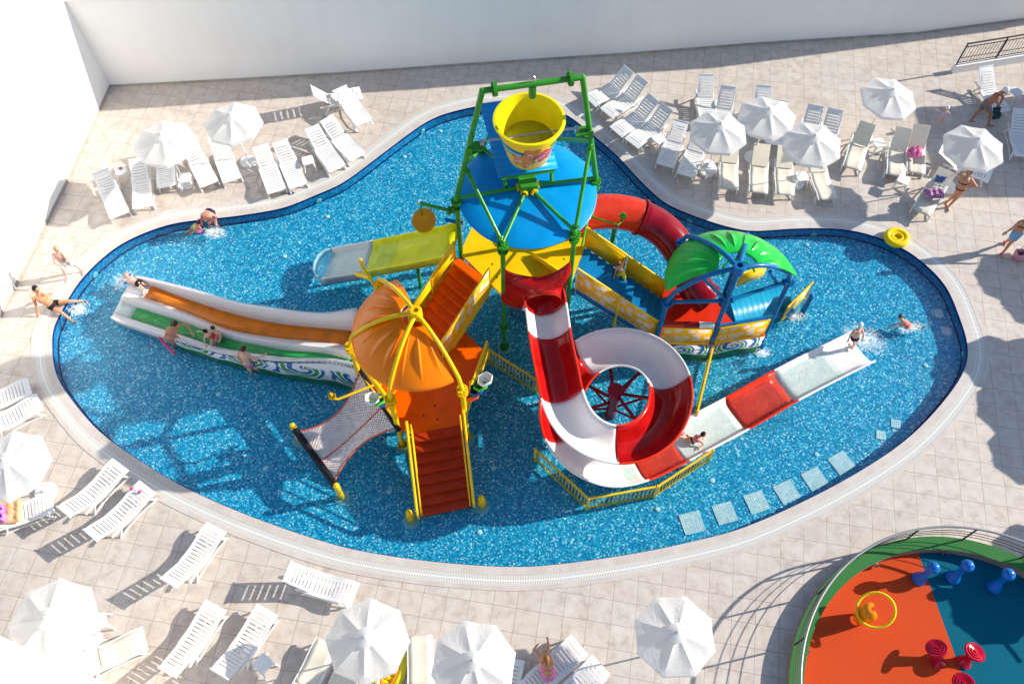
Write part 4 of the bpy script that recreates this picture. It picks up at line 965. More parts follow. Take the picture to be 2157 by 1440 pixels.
m = MB(); m.tube([BH, V((BH.x+(bBR.x-BH.x)*0.5, BH.y+(bBR.y-BH.y)*0.5, 3.9)), V((bBR.x,bBR.y,3.25)), V((bBR.x,bBR.y,QT))], 0.068, 12); m.build('roof_arm', blue_mt, e)
MB().tube([V((bM.x,bM.y,FZ)), V((BH.x,BH.y-0.02,4.05))], 0.072, 14).build('post', blue_mt, e); footing(bM, e)
m = MB(); m.lathe([(0.08,-0.14),(0.16,-0.14),(0.16,0.14),(0.14,0.17),(0.08,0.17),(0.08,-0.14)], BH, 20); m.build('hub_ring', blue_mt, e)
mt_ = V((bM.x,bM.y,FZ))+(V((BH.x,BH.y-0.02,4.05))-V((bM.x,bM.y,FZ)))*((QT-FZ)/(4.05-FZ))
for a, b in ((V((bL.x,bL.y,QT+0.05)), mt_), (mt_, V((bRt.x,bRt.y,QT+0.05)))):
    m = MB(); m.tube([a, b], 0.055, 12); m.build('ring_beam', blue_mt, e)
    flange(a+(b-a)*0.08, b-a, 0.10, blue_mt, e, t=0.03); flange(b-(b-a)*0.08, b-a, 0.10, blue_mt, e, t=0.03)
for a, b in ((V((BH.x-0.9,BH.y-0.05,3.85)), mt_), (V((BH.x+0.9,BH.y+0.12,3.85)), V((bRt.x-0.35,bRt.y,QT)))):
    m = MB(); m.tube([a, b], 0.055, 10); m.build('strut', blue_mt, e)
GC = V((BH.x+0.06, BH.y+0.05, 0))
half_dome(e, GC+V((0,0.10,0)), 3.20, 3.95, R(8), R(187), 0.52, 1.80, green_dome, 10)
m = MB(); m.tube([V((GC.x,GC.y,3.89))+V((0.42*cos(R(a)),0.42*sin(R(a)),0)) for a in range(4,200,8)], 0.03, 6); m.build('canopy_ring', green_dome, e)
BF = 0.62
c1_, c2_ = V((bL.x,bL.y,BF)), V((bR.x,bR.y,BF))
m = MB(); m.prism([c1_, Wp(1548,683,BF), Wp(1500,625,BF), V((bBR.x-0.3,bBR.y,BF)), V((bBL.x,bBL.y,BF)), V((bL.x-0.05,bL.y+1.6,BF))], (0,0,-0.1)); m.build('floor', redb_gel, e)
# blue ramp
m = MB(); n = 11; rows = []
ra0, ra1 = Wp(1551,686,BF+0.01), Wp(1530,612,BF+0.01); rb0, rb1 = Wp(1672,652,0.05), Wp(1655,590,0.05)
for i in range(n*4+1):
    t_ = i/(n*4); z = 0.012 if i % 4 == 0 else 0
    rows.append([ra0+(rb0-ra0)*t_+V((0,0,z)), ra1+(rb1-ra1)*t_+V((0,0,z))])
m.loft(rows); m.build('ramp', plastic('ramp_blue', (0.004,0.27,0.46), 0.34, 0.12), e, solid=0.03, ang=10)
m = MB(); m.bar(ra0-V((0,0.03,0.06)), rb0-V((0,0.03,0.06)), 0.05, 0.14); m.build('stringer', blue_mt, e)
# front panels
def vp(a, b): return V((a.x+(b.x-a.x)*0, 0, 0))
mB = V((bM.x,bM.y,0)) ; mBf = mB+(V((BH.x,BH.y,0))-mB)*0.22
def fp(a, b, t0, t1, z0, z1, mat, thick=0.03, inset=0.02, nm='front_panel', fr_=None):
    p = a+(b-a)*t0; q_ = a+(b-a)*t1; p = V((p.x,p.y-inset,0)); q_ = V((q_.x,q_.y-inset,0))
    uvpanel(nm, [[p+V((0,0,z0)), q_+V((0,0,z0))],[p+V((0,0,z1)), q_+V((0,0,z1))]], mat, e, thick)
    if fr_:
        m = MB(); m.tube([p+V((0,-0.02,z0)), p+V((0,-0.02,z1)), q_+V((0,-0.02,z1)), q_+V((0,-0.02,z0))], 0.03, 8, closed=True); m.build('panel_frame', fr_, e)
A_, M_, R_ = V((bL.x,bL.y,0)), mB, V((bR.x,bR.y,0))
for a, b in ((A_, M_), (M_, R_)):
    fp(a, b, 0.07, 0.94, BF+0.02, BF+0.88, flowers, 0.03, 0.03, 'front_panel', yellow_mt)
    fp(a, b, 0.03, 0.99, FZ+0.02, BF-0.02, waves, 0.02, 0.05, 'wave_panel')
    fp(a, b, 0.02, 0.98, BF-0.04, BF+0.03, redb_gel, 0.07, 0.04, 'sill')
ra_, rb3 = A_+V((0.1,0,BF+0.98)), M_+V((-0.06,0,BF+1.0))
dd = rb3-ra_
for t0, t1, mt in ((0.03,0.38,vermi),(0.38,0.68,crim_gel),(0.68,0.97,white_gel)):
    m = MB(); m.tube([ra_+dd*t0, ra_+dd*t1], 0.09, 12); m.build('roller', mt, e)
m = MB(); m.tube([ra_, rb3], 0.03, 8); m.tube([M_+V((0.05,0,BF+0.97)), R_+V((-0.05,0,BF+0.97))], 0.045, 8); m.build('top_rail', blue_mt, e)
# side panels beyond the right post
p, q_ = Wp(1648,668,0.1), Wp(1700,616,0.1)
uvpanel('side_panel', [[p+V((0,0,-0.2)), q_+V((0,0,-0.2))],[p+V((0,0,0.62)), q_+V((0,0,0.62))]], flowers, e, 0.03)
m = MB(); m.tube([p+V((0,-0.02,-0.2)), p+V((0,-0.02,0.62)), q_+V((0,-0.02,0.62)), q_+V((0,-0.02,-0.2))], 0.025, 6, closed=True); m.build('panel_frame', yellow_mt, e)
p, q_ = Wp(1552,602,0.7), Wp(1606,580,0.5)
m = MB(); m.loft([[p, q_],[p+V((0,0,0.65)), q_+V((0,0,0.6))]]); m.build('back_panel', yellow_pl, e, solid=0.04)
m = MB(); m.tube([p, p+V((0,0,0.65)), q_+V((0,0,0.6)), q_], 0.028, 6, closed=True); m.tube([p+V((0,0,0.5)), q_+V((0,0,0.45))], 0.02, 6); m.build('panel_frame', yellow_mt, e)
m = MB(); p = Wp(1692,655,-0.1); m.tube([V((p.x,p.y,FZ)), V((p.x,p.y,0.75))], 0.085, 12); m.ball(V((p.x,p.y,0.75)), 0.085); m.build('foot_post', blue_mt, e); footing(p, e)
# ---------------------------------------------------------------- red tube slide
e = empty('tube_slide', Wp(1350,470,FZ), 'closed red tube slide curving from behind the tower into the green dome hut', 'slide')
tp_ = crom([Wp(*q) for q in ((1195,462,3.15),(1245,448,3.05),(1300,446,2.85),(1350,458,2.62),(1398,486,2.35),(1432,528,2.0),(1452,575,1.65),(1468,610,1.35),(1490,632,1.15))], 6)
m = MB(); m.tube(tp_[:19], 0.50, 28, caps=False); m.build('tube_section', vermi, e, solid=0.02)
m = MB(); m.tube(tp_[18:], 0.50, 28, caps=False); m.build('tube_section', crim_gel, e, solid=0.02)
d = tp_[19]-tp_[17]; flange(tp_[18], d, 0.56, crim_gel, e, t=0.07, bolts=22)
m = MB(); p = tp_[12]; m.tube([V((p.x,p.y,FZ)), p-V((0,0,0.45))], 0.07, 10); m.build('support_leg', green_mt, e); m = MB(); p = tp_[30]; m.tube([V((p.x,p.y,FZ)), p-V((0,0,0.45))], 0.07, 10); m.build('support_leg', green_mt, e)
# ---------------------------------------------------------------- net climber
e = empty('climbing_net', Wp(730,900,FZ), 'sagging white climbing net with orange edge ropes stretched between black rollers', 'climbing net')
TL, TR, BL_, BR_ = Wp(758,778,1.45), Wp(838,903,1.25), Wp(624,908,0.55), Wp(704,1018,0.45)
nu, nv = 25, 18
def netp(u, v):
    a = TL+(TR-TL)*v; b = BL_+(BR_-BL_)*v; p = a+(b-a)*u
    ins = math.sin(pi*u)**0.8*0.47; cdir = (TR-TL+BR_-BL_).normalized()
    p = p+cdir*ins*(1-2*v)*0.85; sag = math.sin(pi*u)*(0.18+0.25*math.sin(pi*v)); return p-V((0,0,sag*0.8))
rope = plastic('pale_rope', (0.92,0.76,0.69), 0.7, 0.25, scale=9); roper = plastic('orange_rope', (0.62,0.12,0.05), 0.7, 0.3, scale=15)
m = MB()
for i in range(nu):
    for j in range(nv):
        a, b, c, d = netp(i/nu,j/nv), netp((i+1)/nu,(j+1)/nv), netp((i+1)/nu,j/nv), netp(i/nu,(j+1)/nv)
        m.tube([a,b], 0.019, 3, caps=False); m.tube([c,d], 0.019, 3, caps=False)
m.build('net', rope, e)
for v in (0,1): MB().tube([netp(i/40, v) for i in range(41)], 0.026, 6).build('edge_rope', roper, e)
MB().tube([netp(i/40, 0.62)+V((0,0,0.01)) for i in range(41)], 0.022, 6).build('centre_rope', roper, e)
mdn = MB()
for a, b in ((TL,TR),(BL_,BR_)):
    d = (b-a).normalized(); MB().tube([a-d*0.06, b+d*0.06], 0.075 if a is TL else 0.10, 12).build('roller', black_rb, e)
for p, h in ((BL_,0.95),(BR_,0.80)):
    dd = (BR_-BL_).normalized()*(0.14 if p is BR_ else -0.14); b = V((p.x,p.y,0))+V((dd.x,dd.y,0)); m = MB(); m.tube([V((b.x,b.y,FZ)), V((b.x,b.y,p.z+0.14))], 0.085, 12); m.ball(V((b.x,b.y,p.z+0.14)), 0.085); m.build('foot_post', yellow_mt, e); footing(b, e)
# ---------------------------------------------------------------- yellow fences
def fence(pts, label, h=0.85, z0=FZ+0.02, post_first=True):
    top = [Wp(x, y, FZ+h+0.02) for x, y in pts]; e = empty('pool_fence', V((top[0].x,top[0].y,FZ)), label, 'fence', 'low yellow fences round the slides')
    for a, b in zip(top[:-1], top[1:]):
        m = MB(); lo = V((0,0,-(h-0.12)))
        m.bar(a, b, 0.05, 0.045); m.bar(a+lo, b+lo, 0.045, 0.04); n = max(2, int((b-a).length/0.115))
        for i in range(1, n): p = a+(b-a)*i/n; m.box(p+lo*0.5, (0.022,0.022,h-0.12))
        m.build('fence_panel', yellow_mt, e, ang=20)
    for p in top: MB().box(V((p.x,p.y,FZ+h/2+0.03)), (0.07,0.07,h+0.06)).build('fence_post', yellow_mt, e, bevel=0.008)
    return e
fence([(967,778),(1030,737),(1131,800)], 'yellow barred fence with one corner between the orange hut and the spiral slide')
fence([(1128,946),(1240,1050),(1386,1024),(1502,948)], 'yellow barred fence wrapping round the foot of the spiral slide')
fence([(1504,724),(1470,866)], 'yellow fence seen nearly end on, right of the spiral')
# ================================================================ FURNITURE
def canvas():
    m = bpy.data.materials.new('white_canvas'); m.use_nodes = True; t = m.node_tree; t.nodes.clear()
    out = N(t, 'ShaderNodeOutputMaterial'); d = N(t, 'ShaderNodeBsdfDiffuse'); tl = N(t, 'ShaderNodeBsdfTranslucent')
    o = coords(t); n1 = N(t, 'ShaderNodeTexNoise', i_Scale=2.2, i_Detail=5); t.links.new(o, n1.inputs['Vector'])
    c = ramp(t, n1.outputs[0], [(0.3, (0.80,0.80,0.79)), (0.7, (0.87,0.87,0.86))])
    t.links.new(c, d.inputs[0]); tl.inputs[0].default_value = (0.86,0.85,0.82,1)
    n2 = N(t, 'ShaderNodeTexNoise', i_Scale=5.5, i_Detail=3, i_Distortion=1.5); t.links.new(o, n2.inputs['Vector'])
    bp = N(t, 'ShaderNodeBump'); bp.inputs['Strength'].default_value = 0.35; bp.inputs['Distance'].default_value = 0.05; t.links.new(n2.outputs[0], bp.inputs['Height'])
    t.links.new(bp.outputs[0], d.inputs['Normal']); mx = N(t, 'ShaderNodeMixShader'); mx.inputs[0].default_value = 0.5
    t.links.new(d.outputs[0], mx.inputs[1]); t.links.new(tl.outputs[0], mx.inputs[2]); t.links.new(mx.outputs[0], out.inputs[0]); return m
canv = canvas()
def make_umbrella():
    e = bpy.data.objects.new('parasol', None); COL.objects.link(e); e['category'] = 'parasol'
    rnd = random.Random(3)
    rows = []; n8 = 8; sub = 6; na = n8*sub; nr = 10; Rr = 1.0; za, zr = 2.36, 2.02
    for i in range(nr+1):
        t = i/nr; row = []
        for j in range(na):
            ph = (j % sub)/sub; a = 2*pi*j/na; k = 1-4*ph*(1-ph)     # 1 at ribs, 0 mid panel
            rad = Rr*t*(cos(pi/n8)/cos((ph-0.5)*2*pi/n8))             # straight edges between ribs
            rad *= 1-0.012*(1-k)*t*t
            z = za-(za-zr)*(t**1.15)-0.035*(1-k)*math.sin(pi*t)-0.015*(1-k)*t+0.006*math.sin(j*2.1+i)*(1-k)
            row.append(V((rad*cos(a), rad*sin(a), z)))
        rows.append(row)
    val = [V((p.x*1.01, p.y*1.01, p.z-0.11+0.012*math.sin(j*1.7))) for j, p in enumerate(rows[-1])]
    rows.append(val)
    m = MB(); m.loft(rows, closed=True); o = m.build('canopy', canv, e, ang=28)
    vent = MB(); vent.loft([[V((r_*cos(2*pi*j/16), r_*sin(2*pi*j/16), z+0.008*(j % 2))) for j in range(16)] for r_, z in ((0.02,2.43),(0.12,2.40),(0.24,2.345))], closed=True)
    vent.build('vent_cap', canv, e, ang=28)
    m = MB(); m.tube([V((0,0,2.40)), V((0,0,2.50))], [0.03,0.012], 8); m.build('finial', white_pl, e)
    m = MB(); m.tube([V((0,0,0.05)), V((0,0,2.40))], 0.022, 10); m.build('pole', white_pl, e)
    for k in range(8):
        a = 2*pi*k/8; m = MB(); m.tube([V((0.03*cos(a),0.03*sin(a),2.33)), V((0.97*cos(a),0.97*sin(a),1.95))], 0.009, 5, caps=False); m.build('rib', white_pl, e)
    m = MB(); m.lathe([(0.001,0.14),(0.05,0.14),(0.06,0.11),(0.27,0.09),(0.30,0.05),(0.30,0.0),(0.001,0.0)], (0,0,0), 28); m.build('base', white_pl, e)
    return e
umb = make_umbrella(); first = [True]
def parasol(ax, ay, label, s=0.95, rz=0.0, tilt=(0,0), bx=None):
    o = umb if first[0] else copy_tree(umb); first[0] = False
    p = Wp(ax, ay, 2.45*s); o.location = (p.x, p.y, 0)
    if bx:                                        # leaning pole: base seen at bx
        b = Wp(*bx, 0.05); d = V((p.x-b.x, p.y-b.y, 2.45*s)).normalized()
        q = V((0,0,1)).rotation_difference(d); o.location = (b.x, b.y, 0); o.rotation_mode = 'QUATERNION'; o.rotation_quaternion = q @ Quaternion((0,0,1), rz)
        o.rotation_mode = 'XYZ'
    else: o.rotation_euler = (tilt[0], tilt[1], rz)
    o.scale = (s, s, s if s < 1 else 1.0+(s-1)*0.3)
    tag(o, label, 'parasol', 'white octagonal parasols')
    return o
parasol(338,281,'white parasol nearest the corner of the two white walls', 0.97, 0.25)
parasol(484,240,'white parasol in the far left corner, second from the side wall', 0.93, 0.1)
parasol(1519,259,'white parasol nearest the pool among the crowded cream loungers', 0.94, 0.3)
parasol(1622,228,'white parasol in the middle of the three overlapping ones, farthest from the pool', 0.95, 0.05)
parasol(1719,284,'white parasol at the right end of the three overlapping ones', 0.95, 0.2)
parasol(1872,184,'white parasol standing alone between the far wall and the loungers', 0.93, 0.35, tilt=(0.05,0.06))
parasol(2064,291,'white parasol shading the slatted lounger beside the woman in a bikini', 0.96, 0.15)
parasol(4,966,'white parasol cut by the left edge of the photo', 0.98, 0.2)
parasol(92,1299,'large white parasol in the bottom left corner beside the parapet', 1.02, 0.1)
parasol(768,1340,'white parasol over the cream lounger and yellow inflatable at the bottom', 0.97, 0.0)
parasol(996,1389,'white parasol cut by the bottom edge, left of the girl on a lounger', 0.98, 0.25)
parasol(1428,1330,'white parasol standing alone on bare tiles at the bottom right of centre', 0.96, 0.42)
# parasols just outside the right edge, whose shadows fall into view
for i, (sx, sy) in enumerate([(2075,772),(2110,865),(2140,960),(2105,590),(2160,640),(2150,1185),(2055,1285),(2165,770)]):
    g_ = Wp(sx, sy, 0); L_ = 2.05/math.tan(SUN_EL); o = copy_tree(umb)
    o.location = (g_.x+L_*cos(SUN_AZ), g_.y+L_*sin(SUN_AZ), 0); o.scale = (0.97,)*3; o.rotation_euler = (0,0,0.2*i)
    tag(o, 'white parasol just outside the right edge, known by its shadow on the deck', 'parasol', 'parasols outside the right edge')
# ---------------------------------------------------------------- loungers
def seat_z(x): return 0.33+0.045*cos((x-0.25)*2*pi/1.15)*0.8
def make_lounger(kind):
    e = bpy.data.objects.new('sun_lounger', None); COL.objects.link(e); e['category'] = 'sun lounger'
    hw = 0.275; BK = 1.17
    pan = white_pl if kind == 'white' else cream
    m = MB()
    if kind == 'white':
        def sheet(x0, x1, y0=-hw, y1=hw, n=2):
            rows = []
            for i in range(n+1):
                x = x0+(x1-x0)*i/n; z = seat_z(x)
                rows.append([V((x,y0,z)), V((x,y1,z))])
            m.loft(rows); rows2 = [[p-V((0,0,0.022)) for p in r_] for r_ in rows]; m.loft(rows2)
            for q in (0, -1): m.quad(rows[q][0], rows[q][1], rows2[q][1], rows2[q][0])
        sheet(0.0, 0.17, n=3)
        x = 0.17
        while x < BK-0.09:
            m.loft([[V((x,-hw,seat_z(x))), V((x,-hw+0.06,seat_z(x)))],[V((x+0.1,-hw,seat_z(x+0.1))), V((x+0.1,-hw+0.06,seat_z(x+0.1)))]])
            m.loft([[V((x,hw-0.06,seat_z(x))), V((x,hw,seat_z(x)))],[V((x+0.1,hw-0.06,seat_z(x+0.1))), V((x+0.1,hw,seat_z(x+0.1)))]])
            sheet(x+0.028, x+0.1, -hw+0.05, hw-0.05, 2); x += 0.1
        m.build('seat', white_pl, e, ang=30)
    else:
        rows = []
        for i in range(13): x = 0.0+BK*i/12; rows.append([V((x,-hw,seat_z(x)+0.01)), V((x,-0.15,seat_z(x)-0.012)), V((x,0.15,seat_z(x)-0.012)), V((x,hw,seat_z(x)+0.01))])
        m.loft(rows); m.build('seat', cream, e, solid=0.02)
    # side rails and legs
    for sg in (-1, 1):
        m = MB(); pts = [V((x, sg*(hw+0.02), seat_z(x)-0.02)) for x in [i*1.55/16 for i in range(17)]]
        m.loft([[p+V((0,-0.022,0.025)), p+V((0,0.022,0.025)), p+V((0,0.022,-0.03)), p+V((0,-0.022,-0.03)), p+V((0,-0.022,0.025))] for p in pts]); m.build('side_rail', white_pl, e)
        for x0, x1 in ((0.22,0.10),(1.25,1.42)):
            m = MB(); m.tube([V((x0,sg*(hw+0.02),seat_z(x0)-0.02)), V((x0+(x1-x0)*0.3,sg*(hw+0.03),0.2)), V((x1,sg*(hw+0.035),0.02)), V((x1,sg*(hw+0.035),0.0))], [0.034,0.030,0.026,0.026], 8); m.build('leg', white_pl, e)
        m = MB(); m.tube([V((0.10,sg*(hw+0.035),0.03)), V((0.45,sg*(hw+0.03),0.10)), V((0.95,sg*(hw+0.03),0.10)), V((1.42,sg*(hw+0.035),0.03))], 0.02, 8); m.build('foot_rail', white_pl, e)
    # backrest, origin at the hinge
    b = bpy.data.objects.new('back', None)
    m = MB(); L = 0.78
    if kind == 'white':
        def bs(x0, x1, y0, y1):
            z = lambda x: 0.02*math.sin(x/L*pi)
            m.box(V(((x0+x1)/2,(y0+y1)/2,(z(x0)+z(x1))/2)), (x1-x0, y1-y0, 0.022), Matrix.Rotation(-math.atan2(z(x1)-z(x0), x1-x0), 3, 'Y'))
        bs(0.0,0.05,-hw,hw); bs(L-0.13,L,-hw+0.01,hw-0.01); bs(0.05,L-0.13,-hw,-hw+0.07); bs(0.05,L-0.13,hw-0.07,hw)
        x = 0.05
        while x < L-0.14: bs(x+0.030, x+0.1, -hw+0.065, hw-0.065); x += 0.1
        m.box(V((L,0,0.01)), (0.03, 2*hw+0.03, 0.045))
    else:
        m.box(V((L/2,0,0)), (L, 2*hw, 0.022)); 
    o = m.build('backrest', pan, e, ang=30, bevel=0.006); o.location = (BK-0.01, 0, seat_z(BK)+0.01); o['bk'] = 1
    if kind != 'white':
        m = MB(); m.tube([V((0,-hw,0)), V((L,-hw,0)), V((L,hw,0)), V((0,hw,0))], 0.016, 6); m.build('back_frame', white_pl, o)
    m = MB()
    for sg in (-1, 1): m.tube([V((0.42, sg*(hw-0.05), -0.01)), V((0.50, sg*(hw-0.03), -0.28))], 0.016, 6)
    m.tube([V((0.50,-hw+0.03,-0.28)), V((0.50,hw-0.03,-0.28))], 0.014, 6)
    m.build('back_prop', white_pl, o)
    return e
LW, LC = make_lounger('white'), make_lounger('cream'); used = set()
def lounger(kind, fx, fy, hx_, hy, back, label):
    src = LW if kind == 'w' else LC
    if kind in used: o = copy_tree(src)
    else: o = src; used.add(kind)
    used.add(kind)
    zh = 0.34+0.76*sin(back); f = Wp(fx, fy, 0.36); h = Wp(hx_, hy, zh)
    d = V((h.x-f.x, h.y-f.y, 0)); L = 1.17+0.77*cos(back); mid = (V((f.x,f.y,0))+V((h.x,h.y,0)))/2; d.normalize()
    s = 0.98
    loc = mid-d*(L*s/2); o.location = loc; o.rotation_euler = (0, 0, math.atan2(d.y, d.x)); o.scale = (s,s,s)
    for ch in o.children:
        if ch.name.startswith('backrest'): ch.rotation_euler = (0, -back, 0)
    tag(o, label, 'sun lounger', 'white slatted sun loungers' if kind == 'w' else 'cream sling sun loungers')
    return o
TL_ = 'in the far left group'
lounger('w',250,450,212,364,0.30,'white lounger nearest the side wall in the far left group')
lounger('w',299,430,288,340,0.45,'white lounger right of the small table near the side wall')
lounger('w',350,384,338,302,0.35,'white lounger half under the parasol nearest the wall corner')
lounger('w',439,384,397,300,0.40,'white lounger below the gap between the two far left parasols')
lounger('w',485,369,457,297,0.35,'white lounger tucked under the second parasol from the side wall')
lounger('w',583,402,548,308,0.35,'white lounger nearest the depth mark painted on the coping')
lounger('w',628,390,590,300,0.35,'white lounger just left of the small table at the pool curve')
lounger('w',711,355,656,268,0.40,'white lounger right of the small table at the pool curve')
lounger('w',751,328,690,252,0.45,'white lounger at the right end of the row beside the pool curve')
lounger('w',754,196,664,190,0.85,'white lounger with a steep backrest lying under another near the far wall')
o = lounger('w',772,272,716,196,0.0,'flat white lounger stacked across another one near the far wall'); o.location.z = 0.26
lounger('w',1249,208,1318,150,0.75,'white lounger nearest the green tower top, with raised back in shade')
lounger('w',1283,233,1348,170,0.75,'second white lounger right of the green tower, with raised back')
lounger('w',1304,272,1370,210,0.75,'third white lounger right of the green tower, with raised back')
lounger('w',1336,296,1400,230,0.75,'white lounger left of the small table beside the pool edge')
lounger('w',1403,341,1432,262,0.35,'white lounger just right of the small table beside the pool edge')
lounger('w',1446,362,1478,282,0.35,'white lounger partly under the nearest pool side parasol')
lounger('w',1492,250,1489,162,0.75,'white lounger farthest left behind the three parasols, standing alone')
lounger('w',1520,275,1534,186,0.75,'white lounger with its back showing between the first two parasols')
lounger('w',1606,275,1610,184,0.75,'white lounger hidden behind the middle parasol except its back')
lounger('w',1634,300,1644,215,0.3,'white lounger whose foot end shows below the middle parasol')
lounger('w',1700,315,1718,228,0.75,'white lounger with its back showing above the right parasol, left one of a pair')
lounger('w',1742,322,1760,237,0.75,'white lounger with its back showing above the right parasol, right one of a pair')
lounger('c',1536,388,1541,305,0.45,'cream lounger right of the round table under the pool side parasol')
lounger('c',1598,402,1606,306,0.45,'cream lounger with its back clear between two parasols')
lounger('c',1654,404,1656,312,0.45,'cream lounger left of the table with the parasol pole')
lounger('c',1742,412,1722,322,0.40,'cream lounger below the right one of three overlapping parasols')
lounger('c',1796,350,1828,262,0.75,'cream lounger standing right of the three overlapping parasols')
lounger('c',1888,362,1905,275,0.75,'cream lounger in the middle of the right row, behind a square table')
lounger('c',1930,357,1943,268,0.75,'cream lounger with a pink towel rolled on its seat')
lounger('w',2082,368,1988,314,0.45,'white slatted lounger lying slantwise under the far right parasol')
lounger('c',1946,438,1990,366,0.45,'cream lounger draped with two patterned towels beside the woman')
lounger('w',2108,226,2081,148,0.6,'white lounger in blue shade beside the man in a cap')
lounger('w',2156,320,2152,238,0.5,'white lounger cut by the right edge in blue shade')
lounger('w',36,822,-62,850,0.35,'white lounger cut by the left edge, the upper one of a pair')
lounger('w',60,856,-40,895,0.35,'white lounger cut by the left edge, the lower one of a pair')
lounger('w',242,988,146,1066,0.5,'white lounger beside the round parasol base at the left edge of the pool')
lounger('w',298,1036,203,1114,0.5,'white lounger with pink sandals left on its foot end')
lounger('w',80,1066,-20,1092,0.3,'white lounger covered with a tan towel at the left edge')
lounger('w',449,1117,362,1218,0.55,'white lounger standing alone left of the bottom of the pool')
lounger('w',450,1280,358,1408,0.35,'white lounger left one of the pair near the bottom edge')
lounger('w',554,1296,472,1404,0.5,'white lounger right one of the pair near the bottom edge')
lounger('w',738,1248,614,1205,0.6,'white lounger lying crosswise just below the pool coping')
lounger('c',284,1352,158,1402,0.3,'cream lounger right of the parasol in the bottom left corner')
lounger('c',676,1376,618,1478,0.3,'cream lounger under the left side of the bottom middle parasol')
lounger('c',735,1404,684,1500,0.3,'cream lounger mostly hidden under the bottom middle parasol')
lounger('c',884,1366,884,1475,0.25,'cream lounger between the two parasols on the bottom edge')
lounger('w',1208,1368,1112,1452,0.15,'white lounger on which the girl with the pink wrap sits')
lounger('w',1255,1410,1160,1500,0.2,'empty white lounger right of the girl with the pink wrap')
lounger('w',1072,1418,1050,1520,0.2,'white lounger showing one end beside the parasol on the bottom edge')
# ---------------------------------------------------------------- small tables
def make_table():
    e = bpy.data.objects.new('side_table', None); COL.objects.link(e); e['category'] = 'table'
    m = MB(); m.prism([V((0.20*cos(a+pi/4)*1.2, 0.20*sin(a+pi/4)*1.2, 0.42)) for a in (0,0.25,pi/2,pi/2+0.25,pi,pi+0.25,3*pi/2,3*pi/2+0.25)], (0,0,-0.035)); m.build('table_top', white_pl, e, bevel=0.008)
    for k in range(4):
        a = pi/4+0.12+k*pi/2; m = MB(); m.tube([V((0.20*cos(a),0.20*sin(a),0.40)), V((0.29*cos(a),0.29*sin(a),0.0))], [0.03,0.02], 8); m.build('leg', white_pl, e)
    return e
tb0 = make_table(); tfirst = [True]
def table(x, y, label, rz=0, s=1.0):
    o = tb0 if tfirst[0] else copy_tree(tb0); tfirst[0] = False
    p = Wp(x, y, 0.42*s); o.location = (p.x, p.y, 0); o.rotation_euler = (0,0,rz); o.scale = (s,s,s); tag(o, label, 'table', 'small white side tables'); return o
table(254,358,'small white table with an orange spot beside the side wall lounger', 0.3)
table(389,374,'small white table in front of the parasol base nearest the wall corner', 0.1)
table(648,337,'small white table between two loungers at the pool curve', 0.2)
table(1388,292,'small white table among the shaded loungers right of the tower', 0.5)
table(1496,350,'small white table with a round tray under the pool side parasol', 0.2)
table(1690,371,'small white table at the foot of the right overlapping parasol', 0.0)
table(1852,300,'small white table between two cream loungers on the right', 0.1)
table(1904,378,'small white table standing in front of the right row of cream loungers', 0.9)
table(2140,192,'small white table in blue shade right of the man in a cap', 0.4)
table(553,1397,'small white table right of the pair of loungers at the bottom', 0.75, 1.05)
table(208,1308,'small white table half hidden by the bottom left parasol', 0.3)
m = MB(); p = Wp(254,355,0.425); m.lathe([(0.001,0.0),(0.05,0.0),(0.055,0.02),(0.03,0.015),(0.001,0.01)], p, 16); thing(m, 'ashtray', plastic('terracotta', (0.45,0.12,0.04), 0.6, 0.2), 'small orange ashtray on the table beside the side wall', 'ashtray')
m = MB(); p = Wp(1495,345,0.425); m.lathe([(0.001,0.0),(0.17,0.0),(0.18,0.03),(0.17,0.02),(0.001,0.01)], p, 24); thing(m, 'tray', white_pl, 'round white tray on the table under the pool side parasol', 'tray')
m = MB(); p = Wp(1489,349,0.44); m.lathe([(0.001,0.0),(0.05,0.0),(0.06,0.08),(0.05,0.08),(0.045,0.01),(0.001,0.01)], p, 16); thing(m, 'cup', plastic('pale_blue_cup', (0.5,0.6,0.7), 0.3, 0.1), 'pale cup on the round tray under the pool side parasol', 'cup')
# ---------------------------------------------------------------- towels and beach things
def cloth_mat(name, c1, c2, sc=14, c3=None, thr=0.5):
    m, t, b = nodes(name); n1 = N(t, 'ShaderNodeTexNoise', i_Scale=sc, i_Detail=2, i_Distortion=2.0); t.links.new(coords(t), n1.inputs['Vector'])
    st = [(0.0, c1), (thr, c2)]+([(thr+0.1, c3)] if c3 else []); t.links.new(ramp(t, n1.outputs[0], st, 'CONSTANT'), b.inputs['Base Color']); b.inputs['Roughness'].default_value = 0.9
    n2 = N(t, 'ShaderNodeTexNoise', i_Scale=9, i_Detail=3, i_Distortion=1.0); t.links.new(coords(t), n2.inputs['Vector']); bump(t, b, n2.outputs[0], 0.03, 0.6); return m
def towel(corners, mat, label, th=0.03, seed=1, rough=0.02, cat='towel', name='towel'):
    rnd = random.Random(seed); a, b, c, d = [Wp(*q) for q in corners]; n = 12; rows = []
    for i in range(n+1):
        row = []
        for j in range(n+1):
            u, v_ = i/n, j/n; p = (a*(1-u)+b*u)*(1-v_)+(d*(1-u)+c*u)*v_
            e_ = 1 if 0 < i < n and 0 < j < n else 0.2
            row.append(p+V((rnd.uniform(-1,1)*0.012, rnd.uniform(-1,1)*0.012, abs(math.sin(u*9+seed)*math.sin(v_*7+seed*2))*rough*2*e_+rnd.random()*rough*e_)))
        rows.append(row)
    m = MB(); m.loft(rows); o = thing(m, name, mat, label, cat, solid=th, ang=80); return o
grey_t = cloth_mat('speckled_grey_towel', (0.62,0.60,0.58), (0.16,0.15,0.18), 30, (0.55,0.53,0.5))
